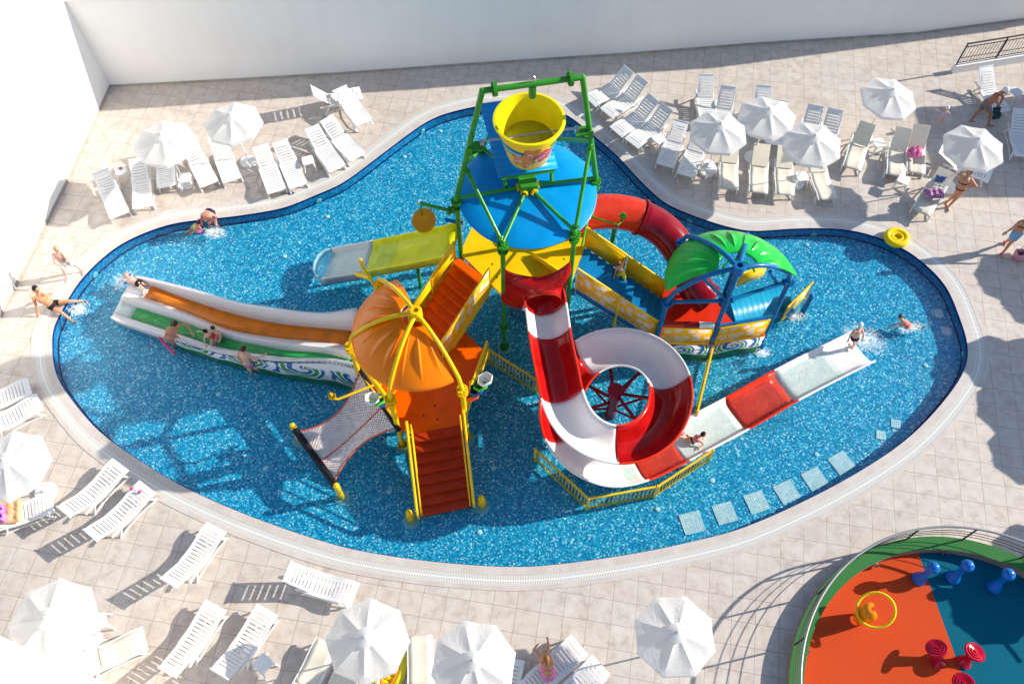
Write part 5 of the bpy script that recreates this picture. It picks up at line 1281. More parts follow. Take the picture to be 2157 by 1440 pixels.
purp_t = cloth_mat('purple_pink_towel', (0.20,0.05,0.26), (0.70,0.30,0.42), 16, (0.62,0.55,0.6))
pink_t = cloth_mat('hot_pink_cloth', (0.75,0.09,0.33), (0.80,0.35,0.52), 18)
tan_t = cloth_mat('tan_towel', (0.62,0.36,0.17), (0.66,0.42,0.22), 5)
dark_t = cloth_mat('dark_green_towel', (0.01,0.03,0.03), (0.02,0.10,0.12), 12, (0.02,0.02,0.02))
towel([(1966,386,0.46),(1993,392,0.46),(1985,406,0.43),(1959,401,0.43)], grey_t, 'speckled grey towel spread on the cream lounger beside the woman', seed=2)
towel([(1947,402,0.40),(1984,404,0.40),(1985,418,0.40),(1952,418,0.42)], purp_t, 'purple and pink towel on the cream lounger beside the woman', 0.06, 3, 0.05)
towel([(1973,368,0.60),(1995,374,0.62),(1986,388,0.45),(1966,382,0.45)], cloth_mat('blue_white_towel', (0.08,0.14,0.33), (0.10,0.18,0.40), 10, (0.6,0.62,0.68)), 'blue towel over the backrest of the lounger beside the woman', seed=4)
towel([(1912,318,0.42),(1936,316,0.42),(1940,332,0.42),(1914,334,0.42)], pink_t, 'crumpled pink and white towel on a cream lounger seat', 0.05, 5, 0.09)
towel([(-12,1054,0.44),(46,1048,0.42),(44,1098,0.40),(-12,1108,0.42)], tan_t, 'tan beach towel spread over the lounger at the left edge', 0.03, 6, 0.03)
towel([(-14,1066,0.50),(12,1064,0.50),(16,1100,0.48),(-14,1104,0.48)], purp_t if False else cloth_mat('magenta_cloth', (0.50,0.10,0.62), (0.72,0.30,0.80), 16), 'crumpled magenta cloth on the tan towel at the left edge', 0.05, 7, 0.10, 'cloth', 'cloth')
for k, (x, y, r_) in enumerate(((278,1028,0.2),(295,1035,0.1))):
    p = Wp(x, y, 0.40); m = MB(); mt_ = Matrix.Rotation(R(35)+r_,3,'Z')
    m.ball(p, (0.075,0.045,0.012), 14, 4, mt_); m.tube([p+mt_ @ V((-0.02,-0.045,0.0)), p+mt_ @ V((0.02,-0.02,0.05)), p+mt_ @ V((0.02,0.02,0.05)), p+mt_ @ V((-0.02,0.045,0.0))], 0.016, 6)
    thing(m, 'sandal', pink_t, ('left' if k == 0 else 'right')+' one of two hot pink sandals on a white lounger end', 'sandal', group='pair of pink sandals')
# yellow swim ring
yel = plastic('yellow_vinyl', (0.86,0.60,0.01), 0.16, 0.1, coat=0.8)
rp = Wp(1889,500,0.14); e = empty('swim_ring', V((rp.x,rp.y,0.012)), 'yellow inflatable ring with a seat lying on the pool coping', 'swim ring')
m = MB(); m.tube([V((rp.x+0.30*cos(a), rp.y+0.27*sin(a), 0.13)) for a in [2*pi*i/36 for i in range(36)]], 0.115, 14, closed=True); m.build('ring', yel, e)
m = MB(); m.tube([V((rp.x+0.17*cos(a), rp.y+0.15*sin(a), 0.16)) for a in [2*pi*i/28 for i in range(28)]], 0.06, 10, closed=True); m.ball(V((rp.x,rp.y,0.10)), (0.14,0.13,0.04)); m.build('seat', yel, e)
# yellow inflatable mattress under the bottom parasol
ip = Wp(822,1416,0.12); e = empty('inflatable_boat', V((ip.x,ip.y,0)), 'yellow and orange inflatable lying half under the bottom middle parasol', 'inflatable')
dirr = V((0.35,1,0)).normalized(); sx_ = V((dirr.y,-dirr.x,0))
m = MB(); m.tube([V((ip.x,ip.y,0.12))+sx_*0.27*cos(a)+dirr*0.52*sin(a) for a in [2*pi*i/32 for i in range(32)]], 0.10, 10, closed=True); m.build('hull', plastic('olive_yellow_vinyl', (0.60,0.55,0.02), 0.2, 0.25, coat=0.6), e)
m = MB(); m.tube([V((ip.x,ip.y,0.17))+sx_*0.16*cos(a)+dirr*0.40*sin(a) for a in [2*pi*i/32 for i in range(32)]], 0.035, 8, closed=True); m.build('inner_tube', orange_pl, e)
m = MB()
for i in range(7): c = V((ip.x,ip.y,0.10))+dirr*(-0.36+0.12*i); m.tube([c-sx_*0.15, c+sx_*0.15], 0.06, 8)
m.build('mattress', yel, e)
# striped pink bag, right edge
bp_ = Wp(2148,545,0.0); e = empty('beach_bag', bp_, 'pink and white striped beach bag standing at the right edge', 'bag')
mm_, t, b = nodes('pink_stripes'); f = N(t, 'ShaderNodeSeparateXYZ'); t.links.new(coords(t), f.inputs[0])
t.links.new(mixc(t, math_(t, 'LESS_THAN', math_(t, 'FRACT', math_(t, 'MULTIPLY', math_(t, 'ADD', f.outputs[0], f.outputs[1]), 26.0)), 0.5), (0.68,0.12,0.20), (0.72,0.55,0.55)), b.inputs['Base Color']); b.inputs['Roughness'].default_value = 0.8
m = MB(); m.loft([[bp_+V((x*sc_, y*sc_, z)) for x, y in ((-0.24,-0.12),(0.24,-0.12),(0.24,0.12),(-0.24,0.12),(-0.24,-0.12))] for sc_, z in ((0.85,0.0),(1.0,0.2),(1.08,0.36))]); m.quad(*[bp_+V((x*0.85,y*0.85,0.01)) for x, y in ((-0.24,-0.12),(0.24,-0.12),(0.24,0.12),(-0.24,0.12))]); m.build('bag_body', mm_, e, solid=0.012)
m = MB()
for y in (-0.12,0.12): m.tube([bp_+V((-0.12,y,0.34)), bp_+V((-0.08,y,0.52)), bp_+V((0.08,y,0.52)), bp_+V((0.12,y,0.34))], 0.012, 6)
m.build('bag_handle', mm_, e)
# ---------------------------------------------------------------- splash pad toys
bluep = plastic('royal_blue_plastic', (0.01,0.16,0.55), 0.18, 0.12, coat=0.7)
spots = [((1934,1216),(1966,1190)),((2004,1214),(2040,1187)),((2092,1234),(2125,1205))]
spots = [((1935,1219),(1966,1195)),((2006,1216),(2038,1191)),((2093,1236),(2124,1209))]
for k, (f_, h_) in enumerate(spots):
    a = Wp(*f_, 0.02); b = V((a.x, a.y, 0.85)); e = empty('water_jet_post', a, ['blue ball topped water post straddling the orange and teal border','middle one of three blue ball topped water posts','rightmost of three blue ball topped water posts'][k], 'water post', 'blue ball topped water posts')
    h = Wp(*h_, 0.74); ax_ = (h-a)
    q = ax_.normalized().to_track_quat('Z','Y').to_matrix(); L_ = ax_.length
    m = MB(); m.lathe([(0.19,0.0),(0.17,0.10),(0.10,0.25),(0.075,0.40),(0.09,L_-0.12)], a, 24, M=q); m.build('stem', bluep, e)
    m = MB(); m.ball(h, 0.165, 20, 14); m.build('ball', bluep, e)
    m = MB()
    for i in range(7): dd = q @ V((0.09*cos(i*0.9),0.09*sin(i*0.9),0.138)); m.ball(h+dd, 0.016, 6, 4)
    m.build('nozzle_hole', black_rb, e)
redp = plastic('ruby_plastic', (0.50,0.004,0.03), 0.15, 0.12, coat=0.8)
for k, ((bx_, by_), (tx, ty), lb_) in enumerate((((1975,1392),(1973,1364),'red spinning stool on the orange side of the play area'),((2030,1393),(2054,1372),'red spinning stool tilted on the teal side of the play area'),((2020,1452),(2030,1438),'red spinning stool cut by the bottom edge of the photo'))):
    a = Wp(bx_,by_,0.02); h = Wp(tx,ty,0.52); ax_ = h-a; q = ax_.normalized().to_track_quat('Z','Y').to_matrix(); L_ = ax_.length
    e = empty('spinning_stool', a, lb_, 'stool', 'red mushroom stools')
    m = MB(); m.lathe([(0.19,0.0),(0.15,0.07),(0.10,0.2),(0.12,L_-0.08),(0.18,L_-0.03)], a, 24, M=q); m.build('stem', redp, e)
    pr = [(0.001,0.055)]
    for r_, z in ((0.05,0.05),(0.055,0.03),(0.11,0.045),(0.12,0.02),(0.17,0.035),(0.18,0.01),(0.235,0.02),(0.26,-0.01),(0.25,-0.04),(0.1,-0.06)): pr.append((r_, z))
    m = MB(); m.lathe(pr, h, 36, M=q); m.build('seat', redp, e, ang=60)
wc = Wp(1817,1303,0.02); e = empty('hoop_sprayer', wc, 'orange curved scoop with a yellow hoop on the orange rubber floor', 'water toy')
m = MB(); rows = []
for i in range(13):
    t_ = i/12; zc = 0.05+1.0*t_; w_ = 0.19+0.09*math.sin(t_*pi*0.8) if t_ < 0.7 else 0.266*math.sqrt(max(0.01, 1-((t_-0.7)/0.31)**2)); lean = 0.04*t_
    rows.append([wc+V((w_*cos(a)-0.10+lean, w_*sin(a)+0.05*t_, zc)) for a in [R(60)+R(250)*j/14 for j in range(15)]])
rows = [[wc+(p-wc)*0.86 for p in r_] for r_ in rows]; m.loft(rows); m.build('scoop', plastic('tangerine', (0.90,0.27,0.004), 0.2, 0.1, coat=0.6), e, solid=0.03, ang=70)
hc = Wp(1845,1284,0.78); hr = 0.45
m = MB(); m.tube([hc+V((hr*cos(a)*0.95, hr*sin(a)*0.9, 0.30*cos(a-0.6)*0.5)) for a in [2*pi*i/40 for i in range(40)]], 0.036, 10, closed=True); m.build('hoop', yel, e)
for k, (x, y) in enumerate(((1840,1183),(1988,1159),(1692,1368))):
    p = Wp(x, y, 0.12); d_ = (p-PC_); d_.z = 0; d_.normalize(); p = PC_+d_*(PRI-0.03)+V((0,0,0.14)); q = (-d_+V((0,0,0.3))).normalized().to_track_quat('Z','Y').to_matrix()
    m = MB(); m.lathe([(0.001,0.02),(0.05,0.02),(0.05,0.05),(0.075,0.05),(0.085,-0.05)], p, 16, M=q); o = thing(m, 'kerb_nozzle', steel, ('leftmost','rightmost','lowest')[k]+' of three round steel water nozzles set in the kerb', 'nozzle', group='water nozzles in the kerb')
    m2 = MB(); m2.lathe([(0.048,0.025),(0.001,0.025)], p, 12, M=q); m2.build('hole', black_rb, o)
# ---------------------------------------------------------------- pool floor fittings
gm_, t, b = nodes('pale_grille'); sp_ = N(t, 'ShaderNodeSeparateXYZ'); t.links.new(coords(t), sp_.inputs[0])
fx = math_(t, 'LESS_THAN', math_(t, 'FRACT', math_(t, 'MULTIPLY', sp_.outputs[0], 16.0)), 0.35); fy = math_(t, 'LESS_THAN', math_(t, 'FRACT', math_(t, 'MULTIPLY', sp_.outputs[1], 16.0)), 0.35)
t.links.new(mixc(t, math_(t, 'MULTIPLY', math_(t, 'MAXIMUM', fx, fy), 0.8), (0.84,0.89,0.86), (0.34,0.54,0.54)), b.inputs['Base Color'])
gl = ((1458,1100,0.58,0.24),(1527,1080,0.56,0.27),(1594,1057,0.56,0.32),(1657,1035,0.56,0.42),(1716,1008,0.56,0.45),(1773,974,0.56,0.5),(1856,916,0.27,-0.2),(1887,892,0.27,-0.2),(1977,660,0.28,0.1),(1994,697,0.28,-0.2))
wds = ['first from the left','second from the left','third from the left','fourth from the left','fifth from the left','sixth from the left']
for k, (x, y, s_, r_) in enumerate(gl):
    p = Wp(x, y, FZ+0.012); Mz = Matrix.Rotation(r_,3,'Z'); m = MB(); m.box((0,0,0), (s_,s_,0.012), None)
    o = m.build('floor_grille', [gm_], loc=None); o.location = p; o.rotation_euler = (0,0,r_)
    tag(o, (wds[k]+' of six large pale square grilles on the pool floor') if k < 6 else ['lower one of two small square grilles on the lower right pool floor','upper one of two small square grilles on the lower right pool floor','upper one of two faint square grilles near the right end of the pool','lower one of two faint square grilles near the right end of the pool'][k-6], 'grille', 'square grilles on the pool floor')
jets = (((928,276),'left of the splash board'),((852,330),'near the pool edge above the hanging disc'),((690,456),'between the loungers and the lime slide'),((1500,1012),'between the fence and the large grilles'),((1720,957),'just above the largest grilles on the right'),((1385,1072),'just below the fence round the spiral slide'),((1262,330),'close to the right side of the roof'),
 ((460,830),'below the twin lane slide'),((820,1035),'between the net and the front stairs'),((1040,985),'right of the front stairs'),((560,985),'below the left net post'),((270,820),'in the left end of the pool'),((1950,770),'near the right end of the pool'),((1700,515),'right of the green dome'),((600,540),'left of the lime slide end'),((1010,1120),'just inside the bottom edge of the pool'))
for (x, y), wh in jets:
    p = Wp(x, y, FZ+0.01); m = MB(); m.lathe([(0.001,0.03),(0.05,0.025),(0.075,0.0)], p, 14); thing(m, 'floor_jet', plastic('jet_white', (0.6,0.78,0.8), 0.3, 0.05), 'small white inlet on the pool floor '+wh, 'inlet', group='round inlets on the pool floor')
lts = ['below the left row of loungers','left of the tower top','below the tube slide','right of the green dome','at the right end','near the fair haired walker']
for k, (x, y) in enumerate(((668,417),(885,270),(1453,454),(1716,484),(2036,742),(198,572))):
    p = Wp(x, y, -0.22); i = min(range(NP), key=lambda i: (off(0,-0.22)[i]-p).length if False else (V((pool[i].x,pool[i].y,-0.22))-p).length); c = V((pool[i].x,pool[i].y,-0.30))-nrm[i]*0.015
    q = (-nrm[i]).to_track_quat('Z','Y').to_matrix(); m = MB(); m.lathe([(0.001,0.03),(0.09,0.025),(0.11,0.0)], c, 20, M=q); thing(m, 'wall_light', plastic('lens_aqua', (0.15,0.5,0.55), 0.15, 0.1), 'round pale light in the pool wall '+lts[k], 'pool light', group='pool wall lights')
# depth mark
cu = bpy.data.curves.new('depth_mark', 'FONT'); cu.body = '48cm'; cu.size = 0.21; cu.extrude = 0.0015; cu.align_x = 'CENTER'; cu.align_y = 'CENTER'
to = bpy.data.objects.new('tmp', cu); COL.objects.link(to); bpy.context.view_layer.update()
me = bpy.data.meshes.new_from_object(to.evaluated_get(bpy.context.evaluated_depsgraph_get())); bpy.data.objects.remove(to)
o = bpy.data.objects.new('depth_mark', me); COL.objects.link(o); me.materials.clear(); me.materials.append(navy); p = Wp(606,407,0.018); o.location = p; o.rotation_euler = (0,0,pi+0.1)
tag(o, 'small dark blue painted depth mark 48cm on the pale coping', 'sign')
# ---------------------------------------------------------------- out of frame block, added to shade the top right corner
q = Wp(2030,215,0); L_ = 6.0/math.tan(SUN_EL)
e = empty('shade_block', V((23.5,21.5,0)), 'unseen white block added outside the right edge to cast the corner shade', 'shade caster')
m = MB(); m.box(V((23.2,22.1,1.6)), (3.8,3.6,3.2)); m.build('wall', stuc, e)
m = MB(); m.box(V((23.2,22.1,3.3)), (4.2,4.0,0.2)); m.build('roof', stuc, e)
# ================================================================ PEOPLE
def skin_mat(name, col):
    m, t, b = nodes(name); n1 = N(t, 'ShaderNodeTexNoise', i_Scale=9, i_Detail=3); t.links.new(coords(t), n1.inputs['Vector'])
    t.links.new(ramp(t, n1.outputs[0], [(0.3, tuple(c*0.88 for c in col)), (0.7, col)]), b.inputs['Base Color']); b.inputs['Roughness'].default_value = 0.45
    b.inputs['Subsurface Weight'].default_value = 0.08; b.inputs['Subsurface Radius'].default_value = (0.02,0.008,0.004); return m
SK = dict(pale=skin_mat('pale_skin', (0.78,0.44,0.34)), tan=skin_mat('tanned_skin', (0.60,0.27,0.14)), light=skin_mat('light_skin', (0.74,0.42,0.28)), deep=skin_mat('deep_tan_skin', (0.42,0.17,0.085)), pinky=skin_mat('sunburnt_skin', (0.76,0.30,0.21)))
HAIR = dict(dark=plastic('dark_hair', (0.018,0.012,0.010), 0.5, 0.4, scale=30), brown=plastic('brown_hair', (0.075,0.033,0.018), 0.5, 0.4, scale=30), blond=plastic('blond_hair', (0.42,0.25,0.11), 0.5, 0.3, scale=30), fair=plastic('fair_hair', (0.55,0.33,0.22), 0.5, 0.3, scale=30), auburn=plastic('auburn_hair', (0.26,0.11,0.035), 0.5, 0.3, scale=30))
eye_m = plastic('eye_dark', (0.02,0.015,0.01), 0.2, 0.1)
lip_m = plastic('lip_rose', (0.45,0.12,0.10), 0.4, 0.1)
def cap(mb, a, b, ra, rb, n=12):
    "sphere-swept cone from a to b"
    a = V(a); b = V(b); d = b-a; L = d.length
    if L < 1e-5: mb.ball(a, ra, n, 8); return
    q = (d/L).to_track_quat('Z','Y').to_matrix(); pr = []
    for i in range(5): t = -pi/2+(pi/2)*i/4; pr.append((max(1e-4, ra*cos(t)), ra*sin(t)))
    for i in range(5): t = (pi/2)*i/4; pr.append((max(1e-4, rb*cos(t)), L+rb*sin(t)))
    mb.lathe(pr, a, n, M=q)
def remesh(mb, name, mat, parent, vox, smooth=2):
    o = mb.build(name, mat, parent)
    md = o.modifiers.new('r', 'REMESH'); md.mode = 'VOXEL'; md.voxel_size = vox; md.use_smooth_shade = True
    ms = o.modifiers.new('s', 'SMOOTH'); ms.factor = 0.5; ms.iterations = smooth
    bpy.context.view_layer.update(); dg = bpy.context.evaluated_depsgraph_get()
    me = bpy.data.meshes.new_from_object(o.evaluated_get(dg)); o.modifiers.clear(); old = o.data; o.data = me; bpy.data.meshes.remove(old)
    if not me.materials: me.materials.append(mat)
    me.shade_smooth(); return o
def person(label, J, s, skin, hair, fc, wear=(), long=0, cap_m=None, belly=1.0, grip=()):
    """J: joints as photo px + height. hd nk ls rs le re lh rh pv lk rk lf rf. s: size against a 1.7 m adult. fc: facing (x,y,z)
       wear: list of (kind, material)"""
    K = {k: Wp(*q) for k, q in J.items()}
    def lim(a, b, L):           # keep natural bone length
        d = K[b]-K[a]; l = d.length
        if l > 1e-4: K[b] = K[a]+d*(min(max(l, L*0.82), L*1.12)/l)
    nk, pv = K['nk'], K['pv']
    K['ls'] = nk+(K['ls']-nk).normalized()*0.165*s; K['rs'] = nk+(K['rs']-nk).normalized()*0.165*s
    sa = (K['rs']-K['ls']).normalized(); sp = (nk-pv).normalized(); ha = (sa-sp*sa.dot(sp)).normalized()
    if 'lp' in K: ha = (K['rp']-K['lp']).normalized()
    K['lp'] = pv-ha*0.085*s; K['rp'] = pv+ha*0.085*s
    for a, b, L in (('ls','le',0.29),('rs','re',0.29),('le','lh',0.26),('re','rh',0.26),('lp','lk',0.42),('rp','rk',0.42),('lk','lf',0.41),('rk','rf',0.41)): lim(a, b, L*s)
    root = pv.copy(); root.z = min(K['lf'].z, K['rf'].z)
    e = empty('person', root, label, 'person')
    fr_ = ha.cross(sp).normalized()*-1
    f = V(fc).normalized()
    if fr_.dot(f) < 0 and abs(fr_.dot(f)) > 0.2: fr_ = -fr_
    mb = MB(); s0_ = s; s = s*1.12
    chest = pv+(nk-pv)*0.70; waist = pv+(nk-pv)*0.36
    Mt = Matrix((ha, fr_, sp)).transposed()
    mb.ball(chest, (0.165*s, 0.115*s, 0.17*s), 16, 10, Mt); mb.ball(waist, (0.135*s*belly, 0.105*s*belly, 0.15*s), 16, 10, Mt); mb.ball(pv+sp*0.02*s, (0.160*s, 0.120*s, 0.125*s), 16, 10, Mt)
    mb.ball(nk-sp*0.05*s, (0.15*s, 0.075*s, 0.06*s), 14, 8, Mt)
    for k in ('ls','rs'): cap(mb, nk-sp*0.03*s, K[k]-sp*0.02*s, 0.06*s, 0.055*s)
    hd = K['hd']; hdn = (hd-nk); hl = hdn.length
    if hl > 0: K['hd'] = hd = nk+hdn/hl*0.21*s
    cap(mb, nk-sp*0.04*s, hd-hdn.normalized()*0.05*s, 0.055*s, 0.05*s)
    hup = hdn.normalized(); hf = (f-hup*f.dot(hup)).normalized(); hr_ = hf.cross(hup)
    hs = s if s > 0.8 else s*(1.0+0.35*(0.8-s)/0.4)
    Mh = Matrix((hr_, hf, hup)).transposed()
    mb.ball(hd, (0.076*hs, 0.095*hs, 0.115*hs), 18, 14, Mh); mb.ball(hd+hf*0.02*hs-hup*0.055*hs, (0.055*hs, 0.065*hs, 0.06*hs), 14, 10, Mh)
    cap(mb, hd+hf*0.088*hs+hup*0.01*hs, hd+hf*0.108*hs-hup*0.02*hs, 0.010*hs, 0.015*hs, 8)      # nose
    for sg in (-1, 1): mb.ball(hd+hr_*sg*0.078*hs-hup*0.005*hs, (0.012*hs, 0.020*hs, 0.030*hs), 8, 6, Mh)   # ears
    for S in 'lr':
        cap(mb, K[S+'s'], K[S+'e'], 0.050*s, 0.040*s); cap(mb, K[S+'e'], K[S+'h'], 0.040*s, 0.026*s)
        # hand: palm, four fingers, thumb
        d = (K[S+'h']-K[S+'e']).normalized(); side = d.cross(V((0,0,1)))
        if side.length < 0.1: side = d.cross(V((1,0,0)))
        side.normalize(); pn = side.cross(d).normalized()
        if pn.z > 0: pn = -pn
        w_ = K[S+'h']; pc = w_+d*0.045*s; Mp = Matrix((d, side, pn)).transposed()
        mb.ball(pc, (0.052*s, 0.042*s, 0.018*s), 12, 8, Mp)
        bend = 0.9 if S in grip else 0.35
        for i, (o_, L_) in enumerate(((-0.030,0.062),(-0.010,0.074),(0.010,0.070),(0.029,0.055))):
            b0_ = pc+d*0.040*s+side*o_*s; b1_ = b0_+(d*cos(bend*0.5)+pn*sin(bend*0.5)+side*o_*2.5).normalized()*L_*0.5*s; b2_ = b1_+(d*cos(bend*1.4)+pn*sin(bend*1.4)).normalized()*L_*0.5*s
            cap(mb, b0_, b1_, 0.0105*s, 0.0095*s, 8); cap(mb, b1_, b2_, 0.0095*s, 0.0085*s, 8)
        ts = -1 if S == 'l' else 1
        t0_ = w_+d*0.022*s+side*ts*0.030*s; t1_ = t0_+(d*0.75+side*ts*0.65+pn*0.2).normalized()*0.034*s; cap(mb, t0_, t1_, 0.013*s, 0.011*s, 8); cap(mb, t1_, t1_+(d*0.95+side*ts*0.2+pn*0.3).normalized()*0.028*s, 0.011*s, 0.0095*s, 8)
        # leg and foot
        cap(mb, K[S+'p']-sp*0.01*s, K[S+'k'], 0.082*s, 0.053*s); 
        kn, an = K[S+'k'], K[S+'f']; mid = kn+(an-kn)*0.3; back = -(fr_)
        cap(mb, kn, an, 0.052*s, 0.032*s); mb.ball(mid+back*0.012*s, (0.05*s,0.05*s,0.09*s), 12, 8, Matrix(((an-kn).cross(V((0.3,1,0))).normalized(), V((0,0,0)), (an-kn).normalized())).transposed() if False else (an-kn).normalized().to_track_quat('Z','Y').to_matrix())
        fd = V(J.get('fd', (0,0,0))) if False else (V((fr_.x,fr_.y,0)) if (V((fr_.x,fr_.y,0)).length > 0.3) else V((f.x,f.y,0)))
        leg = (an-kn).normalized(); fd = fd-leg*fd.dot(leg)
        if fd.length < 0.1: fd = V((f.x,f.y,0.1))
        fd.normalize()
        cap(mb, an-fd*0.03*s+leg*0.03*s, an+fd*0.12*s+leg*0.045*s, 0.034*s, 0.026*s); cap(mb, an+fd*0.12*s+leg*0.045*s, an+fd*0.175*s+leg*0.05*s, 0.030*s, 0.018*s)
    remesh(mb, 'body', SK[skin], e, 0.0085 if s > 0.8 else 0.0075)
    for sg in (-1, 1):
        MB().ball(hd+hf*0.088*hs+hr_*sg*0.030*hs+hup*0.012*hs, 0.012*hs, 8, 6).build('eye', eye_m, e)
    MB().ball(hd+hf*0.094*hs-hup*0.052*hs, (0.024*hs,0.010*hs,0.009*hs), 8, 6, Mh).build('mouth', lip_m, e)
    hm = MB()
    if cap_m is None:
        hm.ball(hd-hf*0.018*hs+hup*0.022*hs, (0.086*hs, 0.100*hs, 0.112*hs), 18, 12, Mh); hm.ball(hd-hf*0.04*hs-hup*0.03*hs, (0.072*hs, 0.065*hs, 0.07*hs), 14, 8, Mh)
        if long:
            bb = hd-hf*0.075*hs-hup*0.02*hs
            if long > 1: cap(hm, bb, bb-hf*0.05*s+V((0,0,-0.05))*s-sp*0.16*s*(long-0.6), 0.060*s, 0.028*s)
            else: hm.ball(hd-hf*0.11*hs+hup*0.03*hs, 0.045*hs, 12, 8)
        remesh(hm, 'hair', HAIR[hair], e, 0.010, 1)
    else:
        hm.ball(hd-hf*0.008*hs+hup*0.025*hs, (0.088*hs, 0.104*hs, 0.108*hs), 18, 12, Mh)
        remesh(hm, 'cap', cap_m, e, 0.010, 1)
    for kind, mt in wear:
        g = MB(); q = 0.009
        if kind in ('shorts','trunks','bikini_bottom'):
            g.ball(pv+sp*0.02*s, (0.160*s+q, 0.120*s+q, (0.10 if kind != 'bikini_bottom' else 0.065)*s+q), 16, 10, Mt)
            L_ = {'shorts': 0.62, 'trunks': 0.26, 'bikini_bottom': 0.02}[kind]
            for S in 'lr':
                a = K[S+'p']; b = a+(K[S+'k']-a)*L_; r0, r1 = 0.082*s+q+(0.006 if kind == 'shorts' else 0), (0.082+(0.053-0.082)*L_)*s+q+(0.016 if kind == 'shorts' else 0)
                if kind != 'bikini_bottom': cap(g, a, b, r0, r1)
        elif kind == 'top':
            g.ball(pv+(nk-pv)*0.66, (0.165*s+q*1.3, 0.12*s+q*1.3, 0.055*s), 16, 8, Mt)
            for k in (-1, 1): cap(g, pv+(nk-pv)*0.72+fr_*0.10*s+ha*k*0.06*s, nk-fr_*0.02*s+ha*k*0.05*s-sp*0.0*s, 0.020*s, 0.012*s)
        elif kind == 'suit':
            g.ball(chest-sp*0.03*s, (0.165*s+q, 0.115*s+q, 0.14*s), 16, 10, Mt); g.ball(waist, (0.135*s*belly+q, 0.105*s*belly+q, 0.15*s), 16, 10, Mt); g.ball(pv+sp*0.02*s, (0.160*s+q, 0.120*s+q, 0.10*s), 16, 10, Mt)
        elif kind == 'floaties':
            for S in 'lr': a = K[S+'s']; b = K[S+'e']; cap(g, a+(b-a)*0.45, a+(b-a)*0.8, 0.075*s, 0.075*s)
        elif kind == 'wrap':
            g.ball(pv-V((0,0,0.02)), (0.21*s, 0.21*s, 0.10*s), 16, 10)
            for S in 'lr': cap(g, K[S+'p'], K[S+'p']+(K[S+'k']-K[S+'p'])*0.7, 0.11*s, 0.09*s)
        elif kind == 'shoes':
            for S in 'lr': g.ball(K[S+'f']+V((0,0,-0.02)), (0.06*s,0.06*s,0.04*s))
        remesh(g, {'top':'bikini_top','suit':'swimsuit','floaties':'armbands','wrap':'wrap_skirt','shoes':'sandals'}.get(kind, kind), mt, e, 0.012, 1)
    return e
blk = plastic('black_swimwear', (0.012,0.012,0.016), 0.6, 0.3); wht = plastic('white_swimwear', (0.75,0.76,0.77), 0.7, 0.05); pnk = plastic('pink_swimwear', (0.78,0.06,0.22), 0.6, 0.1)
ylw = plastic('neon_yellow_shorts', (0.80,0.85,0.02), 0.6, 0.1); nvy = plastic('navy_swimwear', (0.01,0.015,0.06), 0.6, 0.2); dnm = cloth_mat('denim', (0.16,0.32,0.52), (0.26,0.44,0.64), 20)
flo = cloth_mat('floral_shorts', (0.05,0.03,0.10), (0.45,0.30,0.25), 26, (0.03,0.14,0.14)); lil = cloth_mat('lilac_print', (0.45,0.30,0.60), (0.65,0.45,0.60), 24); strp = cloth_mat('striped_trunks', (0.10,0.08,0.30), (0.65,0.15,0.2), 14, (0.7,0.7,0.7))
coral = plastic('coral_swimwear', (0.80,0.22,0.20), 0.6, 0.1); capw = plastic('white_cap', (0.80,0.80,0.80), 0.6, 0.05); armb = plastic('violet_blue_vinyl', (0.10,0.16,0.55), 0.2, 0.2, coat=0.6); lime_s = plastic('pale_lime_top', (0.55,0.66,0.22), 0.6, 0.1)
person('man in black trunks sitting on the pool edge, leaning back on his arm',
 dict(hd=(76,611,.80), nk=(80,622,.62), ls=(90,620,.62), rs=(70,628,.60), le=(97,621,.35), lh=(104,618,.12), re=(77,647,.30), rh=(79,664,.05), pv=(110,642,.14), lp=(117,632,.14), rp=(104,650,.14), lk=(149,634,.13), lf=(178,634,-.12), rk=(129,658,.13), rf=(154,678,-.14)),
 0.94, 'tan', 'dark', (1,-.5,-.1), [('trunks', blk)])
person('fair haired person in white shorts stepping along the pool coping',
 dict(hd=(119,525,1.28), nk=(121,534,1.10), ls=(132,533,1.10), rs=(110,537,1.08), le=(140,545,.9), lh=(146,552,.72), re=(116,556,.85), rh=(135,565,.72), pv=(134,552,.68), lk=(156,557,.42), lf=(174,570,.06), rk=(134,570,.42), rf=(141,587,.04)),
 0.80, 'pale', 'fair', (1,-.6,-.3), [('shorts', wht)], belly=1.15)
person('sunburnt man bending over in the water beside a small child',
 dict(hd=(433,462,.30), nk=(436,453,.55), ls=(447,452,.55), rs=(425,453,.55), le=(456,456,.38), lh=(445,465,.25), re=(424,461,.30), rh=(425,470,.08), pv=(443,446,.52), lk=(454,467,.02), lf=(458,493,-.44), rk=(442,468,.0), rf=(442,488,-.44)),
 0.94, 'pinky', 'dark', (-.3,-1,-.4), [('trunks', nvy)])
person('small child with a pink bow sitting in the shallow water by the bending man',
 dict(hd=(420,469,.32), nk=(416,475,.16), ls=(412,473,.15), rs=(421,479,.15), le=(408,478,.02), lh=(402,484,-.1), re=(424,482,.05), rh=(421,486,0), pv=(408,481,-.14), lk=(399,487,-.2), lf=(391,491,-.3), rk=(404,490,-.2), rf=(396,494,-.3)),
 0.55, 'tan', 'dark', (.6,-.8,0), [('suit', lime_s)], long=1)
m = MB(); p = Wp(421,462,.44); m.ball(p+V((-.03,0,0)), (.04,.02,.03)); m.ball(p+V((.03,0,0)), (.04,.02,.03)); thing(m, 'hair_bow', pnk, 'pink hair bow on the small child in the water', 'bow')
m = MB(); m.ball(Wp(419,486,-.03), 0.085, 16, 10); thing(m, 'ball', plastic('pink_ball', (0.80,0.12,0.45), 0.3, 0.15), 'pink ball floating beside the small child in the water', 'ball')
